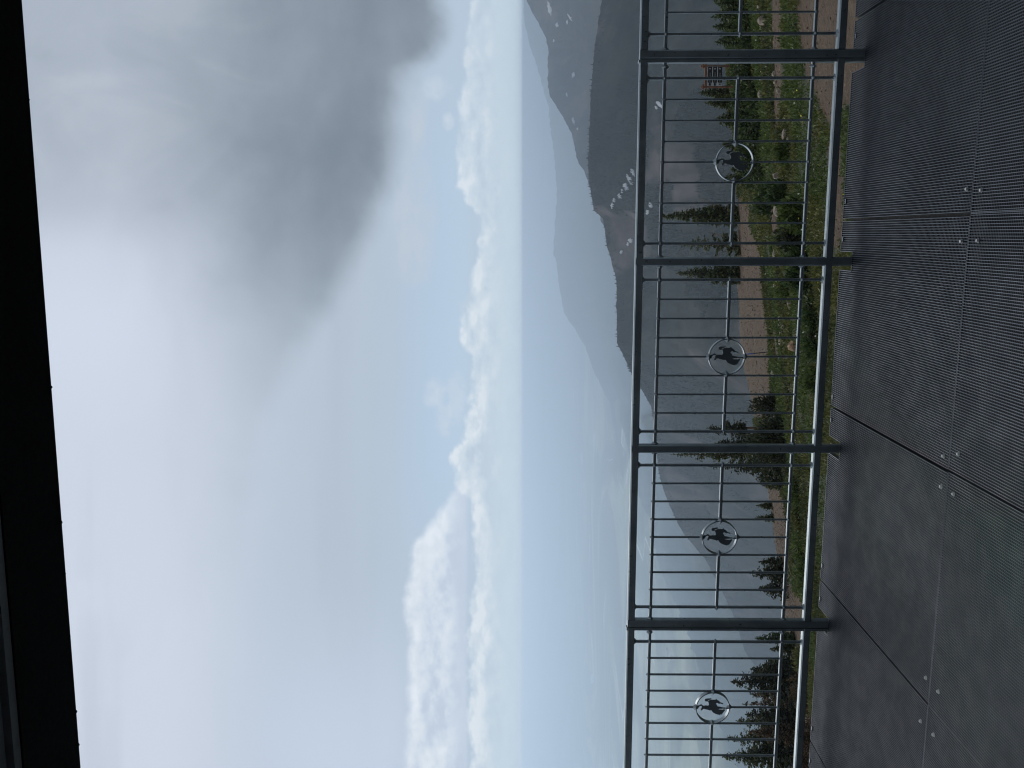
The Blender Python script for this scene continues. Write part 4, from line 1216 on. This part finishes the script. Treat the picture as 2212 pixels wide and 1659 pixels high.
def railing(label, s_left, s_right, bays, posts, plate=None):
    t = thing('railing_section', label, 'railing', (0, 0, 0), ANG, 'railing sections along the deck edge')
    L_ = s_right - s_left; mid = (s_left + s_right) / 2
    add_obj('top_rail', prism('x', L_, RT, RT, name='top_rail', mat=M_RAIL), t, (mid, TC, Z_TOP))
    add_obj('bottom_rail', prism('x', L_, RT, RT, name='bottom_rail', mat=M_RAIL), t, (mid, TC, Z_BOT))
    for s_ in posts: add_obj('post', post_me, t, (s_, TC + .0012, Z_TOP + RT / 2 - .001 - .70))
    if plate is not None: add_obj('end_plate', strip_me, t, (plate, TC + .001, Z_TOP + RT / 2 + .004 - .70))
    W = []
    for (a, b_, fa, fb) in bays:          # a right post, b left post; fa, fb stiles
        add_obj('upper_bar', prism('x', a - b_, .0155, .0155, name='upper_bar', mat=M_RAIL), t, ((a + b_) / 2, TC, Z_UP))
        add_obj('lower_bar', prism('x', a - b_, .0160, .0155, name='lower_bar', mat=M_RAIL), t, ((a + b_) / 2, TC, Z_LOW))
        for s_ in (fa, fb):
            add_obj('stile', stile_me, t, (s_, TC - .0006, (Z_TOP + Z_BOT) / 2))
            W += [(s_, Z_UP, 1.5), (s_, Z_LOW, 1.5), (s_, Z_MID, 1.4), (s_, Z_BOT + RT / 2, 1.5), (s_, Z_TOP - RT / 2, 1.5)]
        W += [(a - .024, Z_UP, 1.4), (b_ + .024, Z_UP, 1.4), (a - .024, Z_LOW, 1.4), (b_ + .024, Z_LOW, 1.4)]
        st = (fa - fb) / 8; mc = (fa + fb) / 2
        for i in range(1, 8):
            s_ = fa - st * i
            if i == 4:
                add_obj('baluster', half_up, t, (s_, TC, (Z_UP + Z_MID + RR) / 2)); add_obj('baluster', half_lo, t, (s_, TC, (Z_LOW + Z_MID - RR) / 2))
                W += [(s_, Z_MID + RR, 1.5), (s_, Z_MID - RR, 1.5)]
            else:
                add_obj('baluster', bal_me, t, (s_, TC - .0008, (Z_UP + Z_LOW) / 2)); W += [(s_, Z_MID, 1.1)]
            W += [(s_, Z_UP, 1.15), (s_, Z_LOW, 1.15)]
        hl = (fa - fb) / 2 - RR
        add_obj('middle_bar', prism('x', hl, .0155, .0155, name='middle_bar', mat=M_RAIL), t, (fa - hl / 2, TC, Z_MID))
        add_obj('middle_bar', prism('x', hl, .0155, .0155, name='middle_bar', mat=M_RAIL), t, (fb + hl / 2, TC, Z_MID))
        W += [(mc + RR, Z_MID, 1.7), (mc - RR, Z_MID, 1.7)]
        rg = add_obj('emblem_ring', ring_me, t, (mc, TC, Z_MID), label='flat steel ring around the cut-out of a rider on a bucking horse')
        add_obj('rider_emblem', emblem_me, rg, (0, -.004, 0))
    W = np.array(W); n = len(W)
    V = weld_v[None] * W[:, 2][:, None, None] * .0112 * np.array([1.15, .9, 1.15]) * RG.uniform(.85, 1.15, (n, 6, 1)) + np.stack([W[:, 0], np.full(n, TC), W[:, 1]], -1)[:, None]
    add_obj('weld_bead', mesh_np('weld_bead', V.reshape(-1, 3), (weld_f[None] + (np.arange(n) * 6)[:, None, None]).reshape(-1, 3), M_RAIL), t, kind='stuff')
    return t


J = .031
railing('right end railing section with one emblem bay, beyond the first split post', POST[1] + .0215, POST[0] + .9635, [(POST[0], POST[1], POST[0] - .09, POST[1] + .094)], [POST[1], POST[0], POST[0] + .9635])
railing('middle railing section of three bays with three emblem rings', POST[4] + .0215, POST[1] - J + .0075,
        [(POST[1] - J, POST[2], POST[1] - .108, POST[2] + .09), (POST[2], POST[3], POST[2] - .09, POST[3] + .09), (POST[3], POST[4], POST[3] - .09, POST[4] + .09)],
        [POST[2], POST[3], POST[4]], POST[1] - J)
railing('left end railing section beyond the second split post, its ring over the firs', POST[5] - .9635, POST[4] - J + .0075,
        [(POST[4] - J, POST[5], POST[4] - .108, POST[5] + .09)], [POST[5], POST[5] - .9635], POST[4] - J)

# ------------------------------------------------------------------ station building overhead, with an added unseen wall behind
bld = thing('station_building', 'black steel roof edge of the station overhead with grey soffit', 'building', (0, 0, 0), ANG + .0327)
ZB = 2.75
add_obj('roof_beam', Boxes().box(-16, 16, 1.795, 2.020, ZB, ZB + .30).mesh('roof_beam', M_BLACK), bld)
add_obj('drip_flange', Boxes().box(-16, 16, 2.0205, 2.027, ZB + .001, ZB + .30).mesh('drip_flange', M_BLACK), bld)
add_obj('soffit_trim', Boxes().box(-16, 16, 1.768, 1.794, ZB + .004, ZB + .20).mesh('soffit_trim', M_SOFFIT), bld)
for k2 in range(5):
    add_obj('soffit_panel', Boxes().box(-16, 16, 1.768 - .004 - .62 * (k2 + 1) + .004, 1.768 - .004 - .62 * k2, ZB + .02, ZB + .05).mesh('soffit_panel', M_SOFFIT), bld)
add_obj('roof', Boxes().box(-16.2, 16.2, -1.6, 2.02, ZB + .302, ZB + .40).mesh('roof', M_BLACK), bld)
add_obj('unseen_wall', Boxes().box(-16, 16, -1.5, -1.36, -.3, ZB + .019).mesh('unseen_wall', M_WALL), bld)  # out of view; added and widened to keep the rail fronts dark
add_obj('floor_slab', Boxes().box(-16, 16, -1.36, .60, -.12, -.004).mesh('floor_slab', M_BEAM), bld)
bm = bmesh.new(); bmesh.ops.create_uvsphere(bm, u_segments=8, v_segments=6, radius=.005)
nub = bpy.data.meshes.new('rivet'); bm.to_mesh(nub); bm.free(); nub.materials.append(M_BLACK)
for yv_ in (130, 570, 722, 916, 1020, 1137, 1150, 1208, 1282, 1460, 1540):
    s_ = .52 + (yv_ / 1659) * (-1.339 - .524)
    add_obj('rivet', nub, bld, (s_, 2.0255, ZB + .004 + rnd.uniform(-.001, .003)))

# ------------------------------------------------------------------ air
B = Boxes().box(-32000, 32000, -60, 27500, VZ - 30, 14)
hz = B.mesh('haze', None) if False else None
me = bpy.data.meshes.new('haze'); me.from_pydata(B.v, [], B.f)
mh = bpy.data.materials.new('haze_air'); mh.use_nodes = True; tr = mh.node_tree
for n in list(tr.nodes): tr.nodes.remove(n)
oo = tr.nodes.new('ShaderNodeOutputMaterial'); pv = tr.nodes.new('ShaderNodeVolumePrincipled')
pv.inputs['Color'].default_value = (.745, .865, 1.0, 1); pv.inputs['Density'].default_value = 2.15e-4; pv.inputs['Anisotropy'].default_value = .70
tr.links.new(pv.outputs[0], oo.inputs['Volume'])
me.materials.append(mh); me.update()
add_obj('haze', me, kind='stuff')
